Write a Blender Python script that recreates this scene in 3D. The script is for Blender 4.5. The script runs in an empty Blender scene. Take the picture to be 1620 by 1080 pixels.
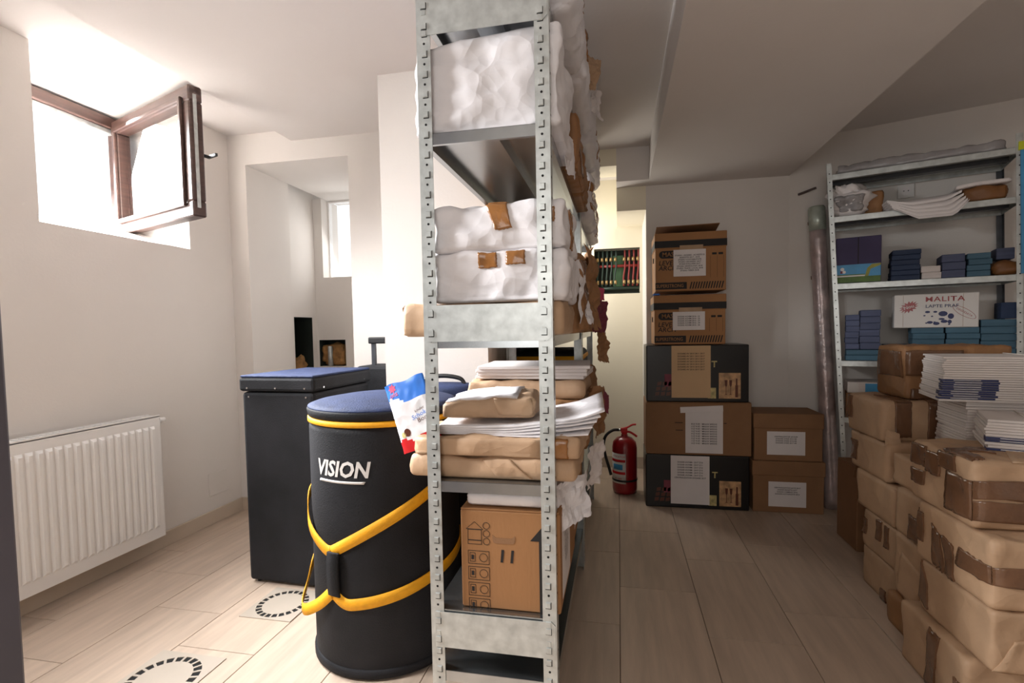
import bpy, bmesh, math, random
from mathutils import Vector, Matrix, noise, Euler
S = bpy.context.scene
COL = S.collection
R = math.radians

# ------------------------------------------------------------------ camera
cd = bpy.data.cameras.new('camera')
cam = bpy.data.objects.new('camera', cd); COL.objects.link(cam)
cd.sensor_width = 36; cd.sensor_fit = 'HORIZONTAL'
cd.lens = 798.45/1620*36
cd.shift_x = -6.3/1620; cd.shift_y = 19.9/1620
cd.clip_start = 0.02
cam.matrix_world = Matrix(((0.98000491, 0.00753998, 0.19883042, 0),
                           (0.19821827, 0.04997687, -0.97888295, 0),
                           (-0.01731768, 0.99872191, 0.04748302, 1.08),
                           (0, 0, 0, 1)))
S.camera = cam
# ------------------------------------------------------------------ world, lights, exposure
S.view_settings.view_transform = 'Standard'; S.view_settings.look = 'None'
S.view_settings.gamma = 1; S.view_settings.use_curve_mapping = False
S.view_settings.exposure = 0.3
wd = bpy.data.worlds.new('sky'); S.world = wd; wd.use_nodes = True
wd.node_tree.nodes['Background'].inputs[0].default_value = (0.93, 0.97, 1, 1)
wd.node_tree.nodes['Background'].inputs[1].default_value = 1.5
def area(name, loc, target, sx, sy, power, col=(1, 1, 1), spread=180):
    l = bpy.data.lights.new(name, 'AREA'); l.shape = 'RECTANGLE'; l.size = sx; l.size_y = sy
    l.energy = power; l.color = col; l.spread = R(spread)
    o = bpy.data.objects.new(name, l); COL.objects.link(o); o.location = loc
    o.rotation_euler = (Vector(target)-Vector(loc)).to_track_quat('-Z', 'Y').to_euler()
    return o
# daylight entering through the open basement window, the alcove window, the side window of the
# pipe recess and the glazed entrance behind the photographer
area('window_daylight', (-2.80, 1.96, 1.97), (-1.58, 1.72, 0.4), 0.60, 0.76, 90, (.97, .985, 1), 96)
area('near_window_daylight', (-2.33, 0.70, 1.88), (-.3, 1.05, .45), 0.50, 0.60, 34, (.97, .985, 1), 125)
area('alcove_daylight', (-1.85, 3.60, 1.80), (-1.75, 2.6, 1.0), 0.5, 0.55, 2.5, (1, 1, 1))
area('recess_daylight', (-0.50, 3.74, 1.35), (.2, 3.72, 1.2), 0.32, 1.3, 9, (1, .955, .87))
area('entrance_daylight', (-0.45, -1.62, 1.45), (-.45, 2.0, .95), 1.2, 1.1, 9.5, (1, .93, .85))

# ------------------------------------------------------------------ materials
def lin(c):
    return tuple(((v/255)/12.92 if v/255 <= .04045 else ((v/255+.055)/1.055)**2.4) for v in c)
def mat(name, c, rough=.6, metal=0, var=.1, vs=6, bump=0, bs=60, st=(1, 1, 1), spec=.5, c2=None, rnd=0, coat=0, vor=0, vsc=14):
    m = bpy.data.materials.new(name); m.use_nodes = True
    nt = m.node_tree; N = nt.nodes; L = nt.links; b = N['Principled BSDF']
    b.inputs['Roughness'].default_value = rough; b.inputs['Metallic'].default_value = metal
    b.inputs['Specular IOR Level'].default_value = spec
    b.inputs['Coat Weight'].default_value = coat
    col = lin(c)
    tc = N.new('ShaderNodeTexCoord'); mp = N.new('ShaderNodeMapping'); mp.inputs['Scale'].default_value = st
    L.new(tc.outputs['Object'], mp.inputs[0])
    vec = mp.outputs[0]
    if rnd:
        oi = N.new('ShaderNodeObjectInfo'); ad = N.new('ShaderNodeVectorMath'); ad.operation = 'ADD'
        mu = N.new('ShaderNodeMath'); mu.operation = 'MULTIPLY'; mu.inputs[1].default_value = 37.
        L.new(oi.outputs['Random'], mu.inputs[0]); L.new(vec, ad.inputs[0]); L.new(mu.outputs[0], ad.inputs[1]); vec = ad.outputs[0]
    nz = N.new('ShaderNodeTexNoise'); nz.inputs['Scale'].default_value = vs; nz.inputs['Detail'].default_value = 5
    L.new(vec, nz.inputs['Vector'])
    cr = N.new('ShaderNodeValToRGB'); e = cr.color_ramp.elements
    e[0].position = .32; e[1].position = .68
    a = lin(c2) if c2 else tuple(v*(1+var) for v in col)
    e[0].color = (*[v*(1-var) for v in col], 1); e[1].color = (*[min(1, v) for v in a], 1)
    L.new(nz.outputs['Fac'], cr.inputs[0])
    out = cr.outputs[0]
    if rnd:
        hs = N.new('ShaderNodeHueSaturation'); mr = N.new('ShaderNodeMapRange')
        mr.inputs[3].default_value = 1-rnd; mr.inputs[4].default_value = 1+rnd
        L.new(oi.outputs['Random'], mr.inputs[0]); L.new(mr.outputs[0], hs.inputs['Value']); L.new(out, hs.inputs['Color']); out = hs.outputs[0]
    L.new(out, b.inputs['Base Color'])
    if bump:
        n2 = N.new('ShaderNodeTexNoise'); n2.inputs['Scale'].default_value = bs; n2.inputs['Detail'].default_value = 4
        L.new(vec, n2.inputs['Vector'])
        bp = N.new('ShaderNodeBump'); bp.inputs['Strength'].default_value = bump; bp.inputs['Distance'].default_value = .01
        L.new(n2.outputs['Fac'], bp.inputs['Height']); L.new(bp.outputs[0], b.inputs['Normal'])
        if vor:      # crumpled-paper facets
            n3 = N.new('ShaderNodeTexNoise'); n3.inputs['Scale'].default_value = 5; L.new(vec, n3.inputs['Vector'])
            ml = N.new('ShaderNodeVectorMath'); ml.operation = 'MULTIPLY_ADD'; ml.inputs[1].default_value = (.12, .12, .12)
            L.new(n3.outputs['Color'], ml.inputs[0]); L.new(vec, ml.inputs[2])
            last = bp
            for sc, stg in ((vsc, vor), (vsc*2.3, vor*.5)):
                vo = N.new('ShaderNodeTexVoronoi'); vo.inputs['Scale'].default_value = sc; L.new(ml.outputs[0], vo.inputs['Vector'])
                b2 = N.new('ShaderNodeBump'); b2.inputs['Strength'].default_value = stg; b2.inputs['Distance'].default_value = .25/sc
                L.new(vo.outputs['Distance'], b2.inputs['Height']); L.new(last.outputs[0], b2.inputs['Normal']); last = b2
            L.new(last.outputs[0], b.inputs['Normal'])
    return m
M = dict(
    wall=mat('wall_plaster', (224, 218, 212), .85, var=.03, vs=1.5, bump=.06, bs=90),
    ceil=mat('ceiling_plaster', (222, 216, 212), .85, var=.03, vs=1.5, bump=.05, bs=60),
    cream=mat('cream_plaster', (238, 230, 210), .85, var=.03, vs=1.5, bump=.05, bs=90),
    tile=mat('wood_look_tile', (190, 170, 152), .4, var=.11, vs=5, st=(7, .7, 1), bump=.05, bs=40, rnd=.05),
    grout=mat('grout', (120, 104, 92), .9),
    base=mat('baseboard_tile', (200, 184, 166), .45, var=.08, vs=5, st=(1, .6, 1)),
    grey=mat('grey_paint', (104, 102, 112), .5, var=.05, bump=.04, bs=60),
    radw=mat('radiator_enamel', (240, 238, 236), .3, var=.01),
    zinc=mat('galvanised_steel', (192, 196, 194), .36, metal=.5, var=.16, vs=30, bump=.02, bs=120),
    zincs=mat('bright_rolled_steel', (172, 176, 178), .24, metal=.95, var=.10, vs=14, st=(1, .15, 1)),
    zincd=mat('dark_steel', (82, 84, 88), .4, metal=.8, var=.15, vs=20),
    hole=mat('hole_black', (10, 10, 11), .9),
    kraft=mat('kraft_paper', (186, 153, 122), .62, var=.08, vs=9, bump=.15, bs=40, rnd=.07, vor=.32, vsc=11),
    kraftd=mat('dark_kraft', (150, 108, 70), .6, var=.1, vs=9, bump=.2, bs=40, rnd=.08, vor=.4, vsc=13),
    card=mat('corrugated_cardboard', (158, 112, 70), .75, var=.05, vs=10, bump=.06, bs=140, st=(1, 1, .2)),
    cardd=mat('dull_cardboard', (140, 102, 70), .78, var=.06, vs=10, bump=.06, bs=140),
    tape=mat('brown_packing_tape', (112, 80, 58), .22, var=.15, vs=20, bump=.25, bs=50, coat=.3),
    tapeo=mat('tan_packing_tape', (150, 100, 52), .25, var=.12, vs=20, bump=.25, bs=50, coat=.3),
    clear=mat('clear_tape', (170, 140, 110), .12, var=.1, vs=20, bump=.1, bs=40),
    white=mat('white_paper', (232, 228, 230), .5, var=.02, vs=6, bump=.1, bs=30, vor=.5, vsc=9),
    paper=mat('paper_sheet', (226, 219, 217), .7, var=.03, vs=8),
    tanpaper=mat('tan_paper_sheet', (205, 170, 130), .7, var=.03, vs=8),
    ink=mat('black_ink', (28, 24, 24), .7),
    nylon=mat('black_nylon', (17, 18, 22), .75, var=.2, vs=3.2, bump=.25, bs=240, spec=.3, c2=(38, 38, 42)),
    navy=mat('navy_nylon', (38, 50, 84), .7, var=.2, vs=25, bump=.3, bs=200, spec=.3),
    yellow=mat('yellow_webbing', (240, 170, 14), .65, var=.06, vs=60, bump=.2, bs=300),
    chrome=mat('chrome', (220, 220, 222), .18, metal=1, var=.02),
    wood=mat('brown_woodgrain_pvc', (70, 50, 44), .42, var=.25, vs=9, st=(1, 1, 9)),
    red=mat('red_enamel', (150, 22, 30), .28, var=.05, coat=.4),
    redp=mat('red_print', (205, 24, 32), .45, var=.03),
    rubber=mat('black_rubber', (16, 16, 17), .5),
    labelw=mat('white_label', (222, 218, 214), .5, var=.03),
    bluep=mat('blue_print', (40, 110, 200), .45, var=.1),
    skyp=mat('sky_print', (70, 150, 200), .45, var=.12, vs=12),
    greenp=mat('green_print', (80, 110, 40), .5, var=.2, vs=30),
    palm=mat('palm_print', (150, 150, 60), .5, var=.2, vs=30),
    purple=mat('purple_card', (56, 46, 88), .6, var=.1),
    teal=mat('teal_notebooks', (70, 104, 124), .7, var=.12, vs=4, st=(1, 1, 25), rnd=.12),
    slate=mat('slate_notebooks', (80, 88, 116), .7, var=.12, vs=4, st=(1, 1, 25), rnd=.12),
    navyb=mat('navy_notebooks', (42, 58, 88), .7, var=.12, vs=4, st=(1, 1, 25), rnd=.1),
    page=mat('page_edges', (220, 212, 208), .8, var=.06, vs=5, st=(1, 1, 60), rnd=.04),
    cover=mat('navy_cover', (34, 44, 92), .4, var=.1),
    blackbox=mat('glossy_black_card', (20, 20, 22), .3, var=.1, vs=5),
    photo=mat('sepia_print', (190, 150, 110), .4, var=.35, vs=35),
    photo2=mat('ivory_print', (190, 175, 120), .4, var=.4, vs=45),
    pinkp=mat('pink_scrap', (205, 70, 110), .6, var=.1),
    maroon=mat('maroon_scrap', (120, 50, 66), .6, var=.2),
    foil=mat('silver_foil', (186, 172, 170), .3, metal=.35, var=.3, vs=14, bump=.5, bs=22, c2=(200, 180, 178)),
    greenfoil=mat('green_foil', (176, 184, 172), .3, metal=.3, var=.2, vs=20, bump=.4, bs=22),
    film=mat('grey_plastic_film', (150, 146, 146), .25, var=.2, vs=10, bump=.4, bs=18),
    pipeR=mat('red_pipe', (130, 34, 30), .4), pipeG=mat('dark_green_pipe', (30, 52, 44), .4),
    greenpl=mat('green_panel', (90, 130, 96), .7, var=.1), brass=mat('brass', (176, 148, 104), .35, metal=.8, var=.1),
    cab=mat('cabinet_and_shade_dark', (22, 30, 24), .8), wool=mat('brown_insulation', (150, 110, 64), .9, var=.4, vs=20, bump=.8, bs=30),
    choco=mat('chocolate', (92, 46, 30), .4), neon=mat('neon_yellow', (214, 220, 40), .5),
    drain=mat('drain_steel', (176, 164, 150), .45, var=.04), brownbag=mat('brown_bag', (120, 78, 40), .5, var=.2, bump=.5, bs=20),
    string=mat('white_string', (226, 220, 210), .8),
)
def glass_mat():
    m = bpy.data.materials.new('window_glass'); m.use_nodes = True; nt = m.node_tree; nt.nodes.clear()
    o = nt.nodes.new('ShaderNodeOutputMaterial'); mx = nt.nodes.new('ShaderNodeMixShader')
    t = nt.nodes.new('ShaderNodeBsdfTransparent'); g = nt.nodes.new('ShaderNodeBsdfGlossy'); g.inputs['Roughness'].default_value = .02
    nz = nt.nodes.new('ShaderNodeTexNoise'); nz.inputs['Scale'].default_value = 3
    mr = nt.nodes.new('ShaderNodeMapRange'); mr.inputs[3].default_value = .10; mr.inputs[4].default_value = .14
    nt.links.new(nz.outputs['Fac'], mr.inputs[0]); nt.links.new(mr.outputs[0], mx.inputs[0])
    nt.links.new(t.outputs[0], mx.inputs[1]); nt.links.new(g.outputs[0], mx.inputs[2]); nt.links.new(mx.outputs[0], o.inputs[0])
    return m
M['glass'] = glass_mat()

# ------------------------------------------------------------------ helpers
def bx(bm, x0, x1, y0, y1, z0, z1, mi=0):
    v = [bm.verts.new((x, y, z)) for z in (z0, z1) for y in (y0, y1) for x in (x0, x1)]
    for q in ((0, 2, 3, 1), (4, 5, 7, 6), (0, 1, 5, 4), (2, 6, 7, 3), (0, 4, 6, 2), (1, 3, 7, 5)):
        f = bm.faces.new([v[i] for i in q]); f.material_index = mi
    return v
def bev(bm, b, seg=1):
    bmesh.ops.bevel(bm, geom=bm.edges[:], offset=b, segments=seg, affect='EDGES', profile=.5, clamp_overlap=True)
    return bm
def cyl(bm, p0, p1, r, n=12, r2=None, mi=0, cap=True):
    p0 = Vector(p0); p1 = Vector(p1); d = (p1-p0).normalized()
    a = d.orthogonal().normalized(); b = d.cross(a); r2 = r if r2 is None else r2
    A = [bm.verts.new(p0+r*(a*math.cos(t)+b*math.sin(t))) for t in [2*math.pi*i/n for i in range(n)]]
    B = [bm.verts.new(p1+r2*(a*math.cos(t)+b*math.sin(t))) for t in [2*math.pi*i/n for i in range(n)]]
    for i in range(n):
        f = bm.faces.new((A[i], A[(i+1) % n], B[(i+1) % n], B[i])); f.material_index = mi; f.smooth = True
    if cap:
        f = bm.faces.new(A[::-1]); f.material_index = mi; f = bm.faces.new(B); f.material_index = mi
def tube(bm, pts, r, n=8, mi=0):
    pts = [Vector(p) for p in pts]; rings = []; a = None
    for i, p in enumerate(pts):
        d = (pts[min(i+1, len(pts)-1)]-pts[max(i-1, 0)]).normalized()
        a = d.orthogonal().normalized() if a is None else (a-d*a.dot(d)).normalized()
        b = d.cross(a)
        rings.append([bm.verts.new(p+r*(a*math.cos(t)+b*math.sin(t))) for t in [2*math.pi*k/n for k in range(n)]])
    for A, B in zip(rings, rings[1:]):
        for i in range(n):
            f = bm.faces.new((A[i], A[(i+1) % n], B[(i+1) % n], B[i])); f.smooth = True; f.material_index = mi
    bm.faces.new(rings[0][::-1]).material_index = mi; bm.faces.new(rings[-1]).material_index = mi
def smoothpts(P, k=6):
    P = [Vector(p) for p in P]; out = []
    for i in range(len(P)-1):
        a = P[max(i-1, 0)]; b = P[i]; c = P[i+1]; d = P[min(i+2, len(P)-1)]
        for j in range(k):
            t = j/k
            out.append(.5*((2*b)+(c-a)*t+(2*a-5*b+4*c-d)*t*t+(3*b-a-3*c+d)*t**3))
    return out+[P[-1]]
def lathe(bm, prof, n=32, mi=0, sx=1, sy=1):
    rings = []
    for r, z in prof:
        rings.append([bm.verts.new((sx*r*math.cos(2*math.pi*i/n), sy*r*math.sin(2*math.pi*i/n), z)) for i in range(n)])
    for A, B in zip(rings, rings[1:]):
        for i in range(n):
            f = bm.faces.new((A[i], A[(i+1) % n], B[(i+1) % n], B[i])); f.smooth = True; f.material_index = mi
    bm.faces.new(rings[0][::-1]).material_index = mi; bm.faces.new(rings[-1]).material_index = mi
def prism(bm, poly, fn, mi=0):
    """poly: 2-D points, fn(p, k) -> 3-D point for k = 0 / 1 side"""
    A = [bm.verts.new(fn(p, 0)) for p in poly]; B = [bm.verts.new(fn(p, 1)) for p in poly]; n = len(poly)
    bm.faces.new(A[::-1]).material_index = mi; bm.faces.new(B).material_index = mi
    for i in range(n): bm.faces.new((A[i], A[(i+1) % n], B[(i+1) % n], B[i])).material_index = mi
def surf(bm, fn, nu, nv, mi=0, smooth=True, th=0.0008):
    """thin solid sheet from fn(u,v)->(pos, normal)"""
    T = []; Bt = []
    for j in range(nv+1):
        T.append([]); Bt.append([])
        for i in range(nu+1):
            p, n = fn(i/nu, j/nv); T[-1].append(bm.verts.new(p)); Bt[-1].append(bm.verts.new(Vector(p)-Vector(n)*th))
    def q(a, b, c, d, s=smooth):
        try:
            f = bm.faces.new((a, b, c, d)); f.smooth = s; f.material_index = mi
        except ValueError: pass
    for j in range(nv):
        for i in range(nu):
            q(T[j][i], T[j][i+1], T[j+1][i+1], T[j+1][i]); q(Bt[j][i], Bt[j+1][i], Bt[j+1][i+1], Bt[j][i+1])
    for i in range(nu):
        q(T[0][i+1], T[0][i], Bt[0][i], Bt[0][i+1], False); q(T[nv][i], T[nv][i+1], Bt[nv][i+1], Bt[nv][i], False)
    for j in range(nv):
        q(T[j][0], T[j+1][0], Bt[j+1][0], Bt[j][0], False); q(T[j+1][nu], T[j][nu], Bt[j][nu], Bt[j+1][nu], False)
def mesh_of(bm, name):
    bmesh.ops.recalc_face_normals(bm, faces=bm.faces[:])
    me = bpy.data.meshes.new(name); bm.to_mesh(me); bm.free(); return me
def ob(name, geo, m, parent=None, loc=None, rot=None):
    me = mesh_of(geo, name) if isinstance(geo, bmesh.types.BMesh) else geo
    if len(me.materials) == 0:
        for k in (m if isinstance(m, (list, tuple)) else [m]): me.materials.append(M[k])
    o = bpy.data.objects.new(name, me); COL.objects.link(o)
    if parent: o.parent = parent
    if loc: o.location = loc
    if rot is not None: o.rotation_euler = rot if isinstance(rot, (tuple, Euler)) else (0, 0, rot)
    return o
def tag(o, label=None, cat=None, group=None, kind=None):
    if label: o['label'] = label
    if cat: o['category'] = cat
    if group: o['group'] = group
    if kind: o['kind'] = kind
    return o
def empty(name, loc=(0, 0, 0), rz=0):
    o = bpy.data.objects.new(name, None); COL.objects.link(o); o.location = loc; o.rotation_euler = (0, 0, rz); o.empty_display_size = .05
    return o
def boxes(*bs):
    bm = bmesh.new()
    for b in bs: bx(bm, *b)
    return bm
def struct(name, bm, m, label=None):
    o = ob(name, bm, m); o['kind'] = 'structure'
    if label: o['label'] = label
    return o
TX = []
def text(body, size, parent, mtx, m='ink', name='lettering', shear=0, align='CENTER', spacing=1, wrap=None, sx=1, line=1.0, bold=0):
    TX.append((body, size, parent, mtx, m, name, shear, align, spacing, wrap, sx, line, bold))
FRONT = Matrix.Rotation(R(90), 4, 'X')
def at(x, y, z, roll=0, face=0):
    return Matrix.Translation((x, y, z)) @ Matrix.Rotation(face, 4, 'Z') @ FRONT @ Matrix.Rotation(roll, 4, 'Z')
def finish_text():
    tmp = []
    for t in TX:
        body, size, parent, mtx, m, name, shear, align, spacing, wrap, sx, line, bold = t
        c = bpy.data.curves.new('t', 'FONT'); c.body = body; c.size = size; c.shear = shear; c.align_x = align; c.align_y = 'CENTER'
        c.space_character = spacing; c.offset = size*bold; c.resolution_u = 2; c.space_line = line
        o = bpy.data.objects.new('t', c); COL.objects.link(o); tmp.append(o)
    dg = bpy.context.evaluated_depsgraph_get()
    for o, t in zip(tmp, TX):
        body, size, parent, mtx, m, name, shear, align, spacing, wrap, sx, line, bold = t
        me = bpy.data.meshes.new_from_object(o.evaluated_get(dg)); me.materials.clear(); me.name = name
        for v in me.vertices:
            p = Vector((v.co.x*sx, v.co.y, v.co.z))
            if wrap: p = wrap(p)
            else: p = mtx @ p
            v.co = p
        me.materials.append(M[m])
        q = bpy.data.objects.new(name, me); COL.objects.link(q); q.parent = parent
    for o in tmp: 
        c = o.data; bpy.data.objects.remove(o); bpy.data.curves.remove(c)

# ---- wrapped parcels: a rounded, crumpled box with tape and folded flaps that follow its surface
class Soft:
    def __init__(s, w, d, h, r=.01, amp=.004, seed=0, fr=9, warp=None):
        s.h = (w/2, d/2, h/2); s.r = min(r, w/2.2, d/2.2, h/2.2); s.amp = amp; s.sd = Vector((seed*3.7, seed*1.3, seed*7.1)); s.fr = fr; s.warp = warp; s.dim = (w, d, h)
        rn = random.Random(seed*7+1); s.waves = [(Vector((rn.uniform(-1, 1), rn.uniform(-1, 1), rn.uniform(-1, 1))).normalized(), fr*q*rn.uniform(.8, 1.2), am) for q, am in ((.8, .8), (1.2, .7), (1.9, .5), (3.0, .3), (4.6, .16))]
    def P(s, p, off=0):
        c = Vector((0, 0, s.h[2])); q = p-c
        k = Vector([max(-(s.h[i]-s.r), min(s.h[i]-s.r, q[i])) for i in range(3)]); dv = q-k
        n = dv.normalized() if dv.length > 1e-9 else Vector((0, 0, 1))
        pos = c+k+n*s.r
        a = noise.noise(pos*s.fr*.7+s.sd); e = noise.noise(pos*s.fr*4+s.sd)
        w = pos+Vector((noise.noise(pos*s.fr*.8+s.sd), noise.noise(pos*s.fr*.8+s.sd*1.9), noise.noise(pos*s.fr*.8-s.sd)))*(.11/s.fr)
        c_ = 0
        for dr, fq, am in s.waves:            # straight creases between flat facets
            t = (w.dot(dr)*fq) % 1.0; c_ += am*abs(2*t-1)
        dz = s.amp*(a*.4+c_+.10*e-1.2)
        if n.z < -.5: dz = 0
        pos = pos+n*(dz+off)
        if s.warp: pos = s.warp(pos)
        return pos, n
    def face(s, f, u, v):
        x, y, z = s.h; w, d, h = s.dim
        return {'-y': Vector((-x+u*w, -y, v*h)), '+y': Vector((x-u*w, y, v*h)), '-x': Vector((-x, y-u*d, v*h)), '+x': Vector((x, -y+u*d, v*h)), '+z': Vector((-x+u*w, -y+v*d, h))}[f]
    def mesh(s, step=.022):
        w, d, h = s.dim; nx = max(3, int(w/step)); ny = max(3, int(d/step)); nz = max(3, int(h/step))
        bm = bmesh.new(); V = {}
        def co(i, n, L):      # denser near the rims
            t = i/n; return L*(t-.35*math.sin(2*math.pi*t)/(2*math.pi))
        def v(i, j, k):
            if (i, j, k) not in V:
                V[i, j, k] = bm.verts.new(s.P(Vector((co(i, nx, w)-w/2, co(j, ny, d)-d/2, co(k, nz, h))))[0])
            return V[i, j, k]
        def q(*a):
            f = bm.faces.new([v(*t) for t in a]); f.smooth = True
        for i in range(nx):
            for j in range(ny):
                q((i, j, 0), (i, j+1, 0), (i+1, j+1, 0), (i+1, j, 0)); q((i, j, nz), (i+1, j, nz), (i+1, j+1, nz), (i, j+1, nz))
        for i in range(nx):
            for k in range(nz):
                q((i, 0, k), (i+1, 0, k), (i+1, 0, k+1), (i, 0, k+1)); q((i, ny, k), (i, ny, k+1), (i+1, ny, k+1), (i+1, ny, k))
        for j in range(ny):
            for k in range(nz):
                q((0, j, k), (0, j, k+1), (0, j+1, k+1), (0, j+1, k)); q((nx, j, k), (nx, j+1, k), (nx, j+1, k+1), (nx, j, k+1))
        return bm
    def patch(s, f, c, off=.0025, rag=0, seed=0):
        if len(c) == 4 and not hasattr(c[0], '__len__'):
            u0, u1, v0, v1 = c; c = [(u0, v0), (u1, v0), (u1, v1), (u0, v1)]
        rn = random.Random(seed); jig = [[rn.uniform(-rag, rag) for _ in range(40)] for _ in range(4)]
        (a0, b0), (a1, b1), (a2, b2), (a3, b3) = c
        def g(u, v):
            U = (a0*(1-u)+a1*u)*(1-v)+(a3*(1-u)+a2*u)*v; W = (b0*(1-u)+b1*u)*(1-v)+(b3*(1-u)+b2*u)*v
            if rag:
                if v in (0, 1): W += jig[int(v)][int(u*12)]
                if u in (0, 1): U += jig[2+int(u)][int(v*12)]*.3
            return s.P(s.face(f, min(1, max(0, U)), min(1, max(0, W))), off)
        bm = bmesh.new(); surf(bm, g, 10, 10, th=off*1.2); return bm
def parcel(name, label, cat, x0, x1, y0, y1, z0, z1, m='kraft', rz=0, seed=1, amp=.006, r=.009, fr=9, tape=(), flap=(), group=None, warp=None, step=.022, tm='tape', sheet=()):
    s = Soft(x1-x0, y1-y0, z1-z0, r, amp, seed, fr, warp)
    o = tag(ob(name, s.mesh(step), m, None, ((x0+x1)/2, (y0+y1)/2, z0), R(rz)), label, cat, group)
    for i, (f, c) in enumerate(flap): ob('folded_flap', s.patch(f, c, .003, 0, i), m, o)
    for i, (f, c) in enumerate(tape): ob('tape_strip', s.patch(f, c, .0045, .012, seed*10+i), tm, o)
    for i, (f, c, k) in enumerate(sheet): ob('paper_sheet', s.patch(f, c, .005, .02, seed*10+i), k, o)
    return o
ENDF = lambda f: [(f, [(0, 1), (1, 1), (.72, .45), (.28, .45)]), (f, [(0, 0), (1, 0), (.72, .52), (.28, .52)])]
def scrap(name, label, cat, pts, m, seed=0, amp=.018, n=14, rag=.035, th=.0008):
    """a crumpled, torn sheet spanned by four 3-D corners"""
    P = [Vector(p) for p in pts]; rn = random.Random(seed); J = [[rn.uniform(-rag, rag) for _ in range(n+1)] for _ in range(4)]
    nr = (P[1]-P[0]).cross(P[3]-P[0]).normalized()
    def g(u, v):
        U, W = u, v
        if v in (0, 1): W += J[int(v)][round(u*n)]
        if u in (0, 1): U += J[2+int(u)][round(v*n)]
        p = (P[0]*(1-U)+P[1]*U)*(1-W)+(P[3]*(1-U)+P[2]*U)*W
        d = noise.noise(p*16+Vector((seed, 0, seed)))+.6*abs(noise.noise(p*40+Vector((0, seed, 0))))
        return p+nr*amp*d, nr
    bm = bmesh.new(); surf(bm, g, n, n, smooth=False, th=th)
    c = sum(P, Vector())/4; zmin = min(p.z for p in P)
    for v in bm.verts: v.co -= Vector((c.x, c.y, zmin))
    return tag(ob(name, bm, m, None, (c.x, c.y, zmin)), label, cat)

# ================================================================== THE ROOM
fl = struct('floor', boxes((-2.8, 2.75, -1.75, 4.1, -.08, -.004)), 'grout', 'wood-look tiled floor')
TW, TL, G = .303, .606, .0025
tile_cache = {}
def tile_mesh(w, l):
    k = (round(w, 3), round(l, 3))
    if k not in tile_cache:
        bm = boxes((0, w-G, 0, l-G, -.006, 0)); bev(bm, .0009); tile_cache[k] = mesh_of(bm, 'tile')
    return tile_cache[k]
offs = {0: 2.11, -1: 1.83, 1: 1.81, 2: 2.02, -2: 2.2, -3: 1.95, -4: 1.72, -5: 2.05, -6: 2.25, -7: 1.9, -8: 2.1, 3: 1.75, 4: 2.2, 5: 1.9, 6: 2.08, 7: 1.8, 8: 2.0}
for c in range(-8, 9):
    x0 = c*TW; x1 = x0+TW; x0 = max(x0, -2.29)
    if x1-x0 < .01: continue
    y = offs[c] % TL-4*TL
    while y < 3.95:
        a = max(y, -1.7); b = min(y+TL, 3.955)
        if c <= -4: b = min(b, 3.47)
        if c >= 1: b = min(b, 3.43-.375*max(0, x0-1.04))
        if b-a > .02: ob('tile', tile_mesh(x1-x0, b-a), 'tile', fl, (x0, a, 0))
        y += TL
WL = -2.293
bm = bmesh.new()
prism(bm, [(WL, .98), (WL, 1.645), (-2.72, 1.56), (-2.85, 1.56), (-2.85, .98)], lambda p, k: (p[0], p[1], k*2.5))
bx(bm, -2.85, WL, .42, .44, 0, 2.5); bx(bm, -2.85, WL, .44, .98, 0, 1.553)
bx(bm, -2.85, WL, 2.38, 2.683, 0, 2.5)
prism(bm, [(WL, 0), (WL, 1.553), (-2.66, 1.665), (-2.85, 1.665), (-2.85, 0)], lambda p, k: (p[0], 1.645 if k == 0 else 2.38, p[1]))
prism(bm, [(WL-.004, 1.2), (WL-.004, 1.553), (-2.66, 1.665), (-2.85, 1.665), (-2.85, 1.2)], lambda p, k: (p[0], 1.555 if k == 0 else 1.645, p[1]))
struct('wall_left', bm, 'wall', 'white plaster wall with deep basement window opening')
# outer side of the opening below/above the frame stays open to the sky
bm = boxes((-2.85, -2.173, 2.683, 3.08, 0, 2.5), (-2.173, -1.504, 2.683, 3.7, 2.09, 2.5), (-1.504, -.55, 2.683, 4.1, 0, 2.5),
           (-2.85, -2.25, 3.08, 3.2, 0, 2.5), (-2.85, -2.25, 3.2, 3.42, 0, .55), (-2.85, -2.25, 3.2, 3.42, 1.2, 2.5), (-2.85, -2.40, 3.2, 3.42, .55, 1.2), (-2.85, -2.25, 3.42, 3.7, 0, 2.5),
           (-2.25, -1.504, 3.474, 3.7, 0, .83), (-2.25, -2.235, 3.474, 3.7, .83, 1.03), (-2.015, -1.504, 3.474, 3.7, .83, 1.03), (-2.235, -2.015, 3.60, 3.7, .83, 1.03),
           (-2.25, -1.504, 3.474, 3.7, 1.03, 1.5), (-2.25, -2.18, 3.474, 3.7, 1.5, 2.09), (-1.66, -1.504, 3.474, 3.7, 1.5, 2.09))
struct('wall_back_left', bm, 'wall', 'white plaster wall with deep window alcove')
struct('wall_alcove_shade_lining', boxes((-2.40, -2.398, 3.2, 3.42, .55, 1.2), (-2.40, -2.252, 3.418, 3.42, .55, 1.2), (-2.40, -2.252, 3.2, 3.202, .55, 1.2), (-2.40, -2.252, 3.2, 3.42, 1.198, 1.2), (-2.235, -2.015, 3.598, 3.60, .83, 1.03), (-2.235, -2.233, 3.478, 3.6, .83, 1.03), (-2.017, -2.015, 3.478, 3.6, .83, 1.03), (-2.235, -2.015, 3.478, 3.6, 1.028, 1.03)), 'cab', 'dark lining painted as shade inside the alcove openings')  # near-black sheets line the white pockets, painting in the shade of the hollows
struct('wall_pier', boxes((-1.026, -.55, 2.105, 2.683, 0, 2.3)), 'wall', 'white plastered pier behind the metal shelving')
struct('wall_back_right', boxes((.183, 1.04, 3.43, 4.1, 0, 2.3)), 'wall', 'white plaster wall behind the archive boxes')
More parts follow.
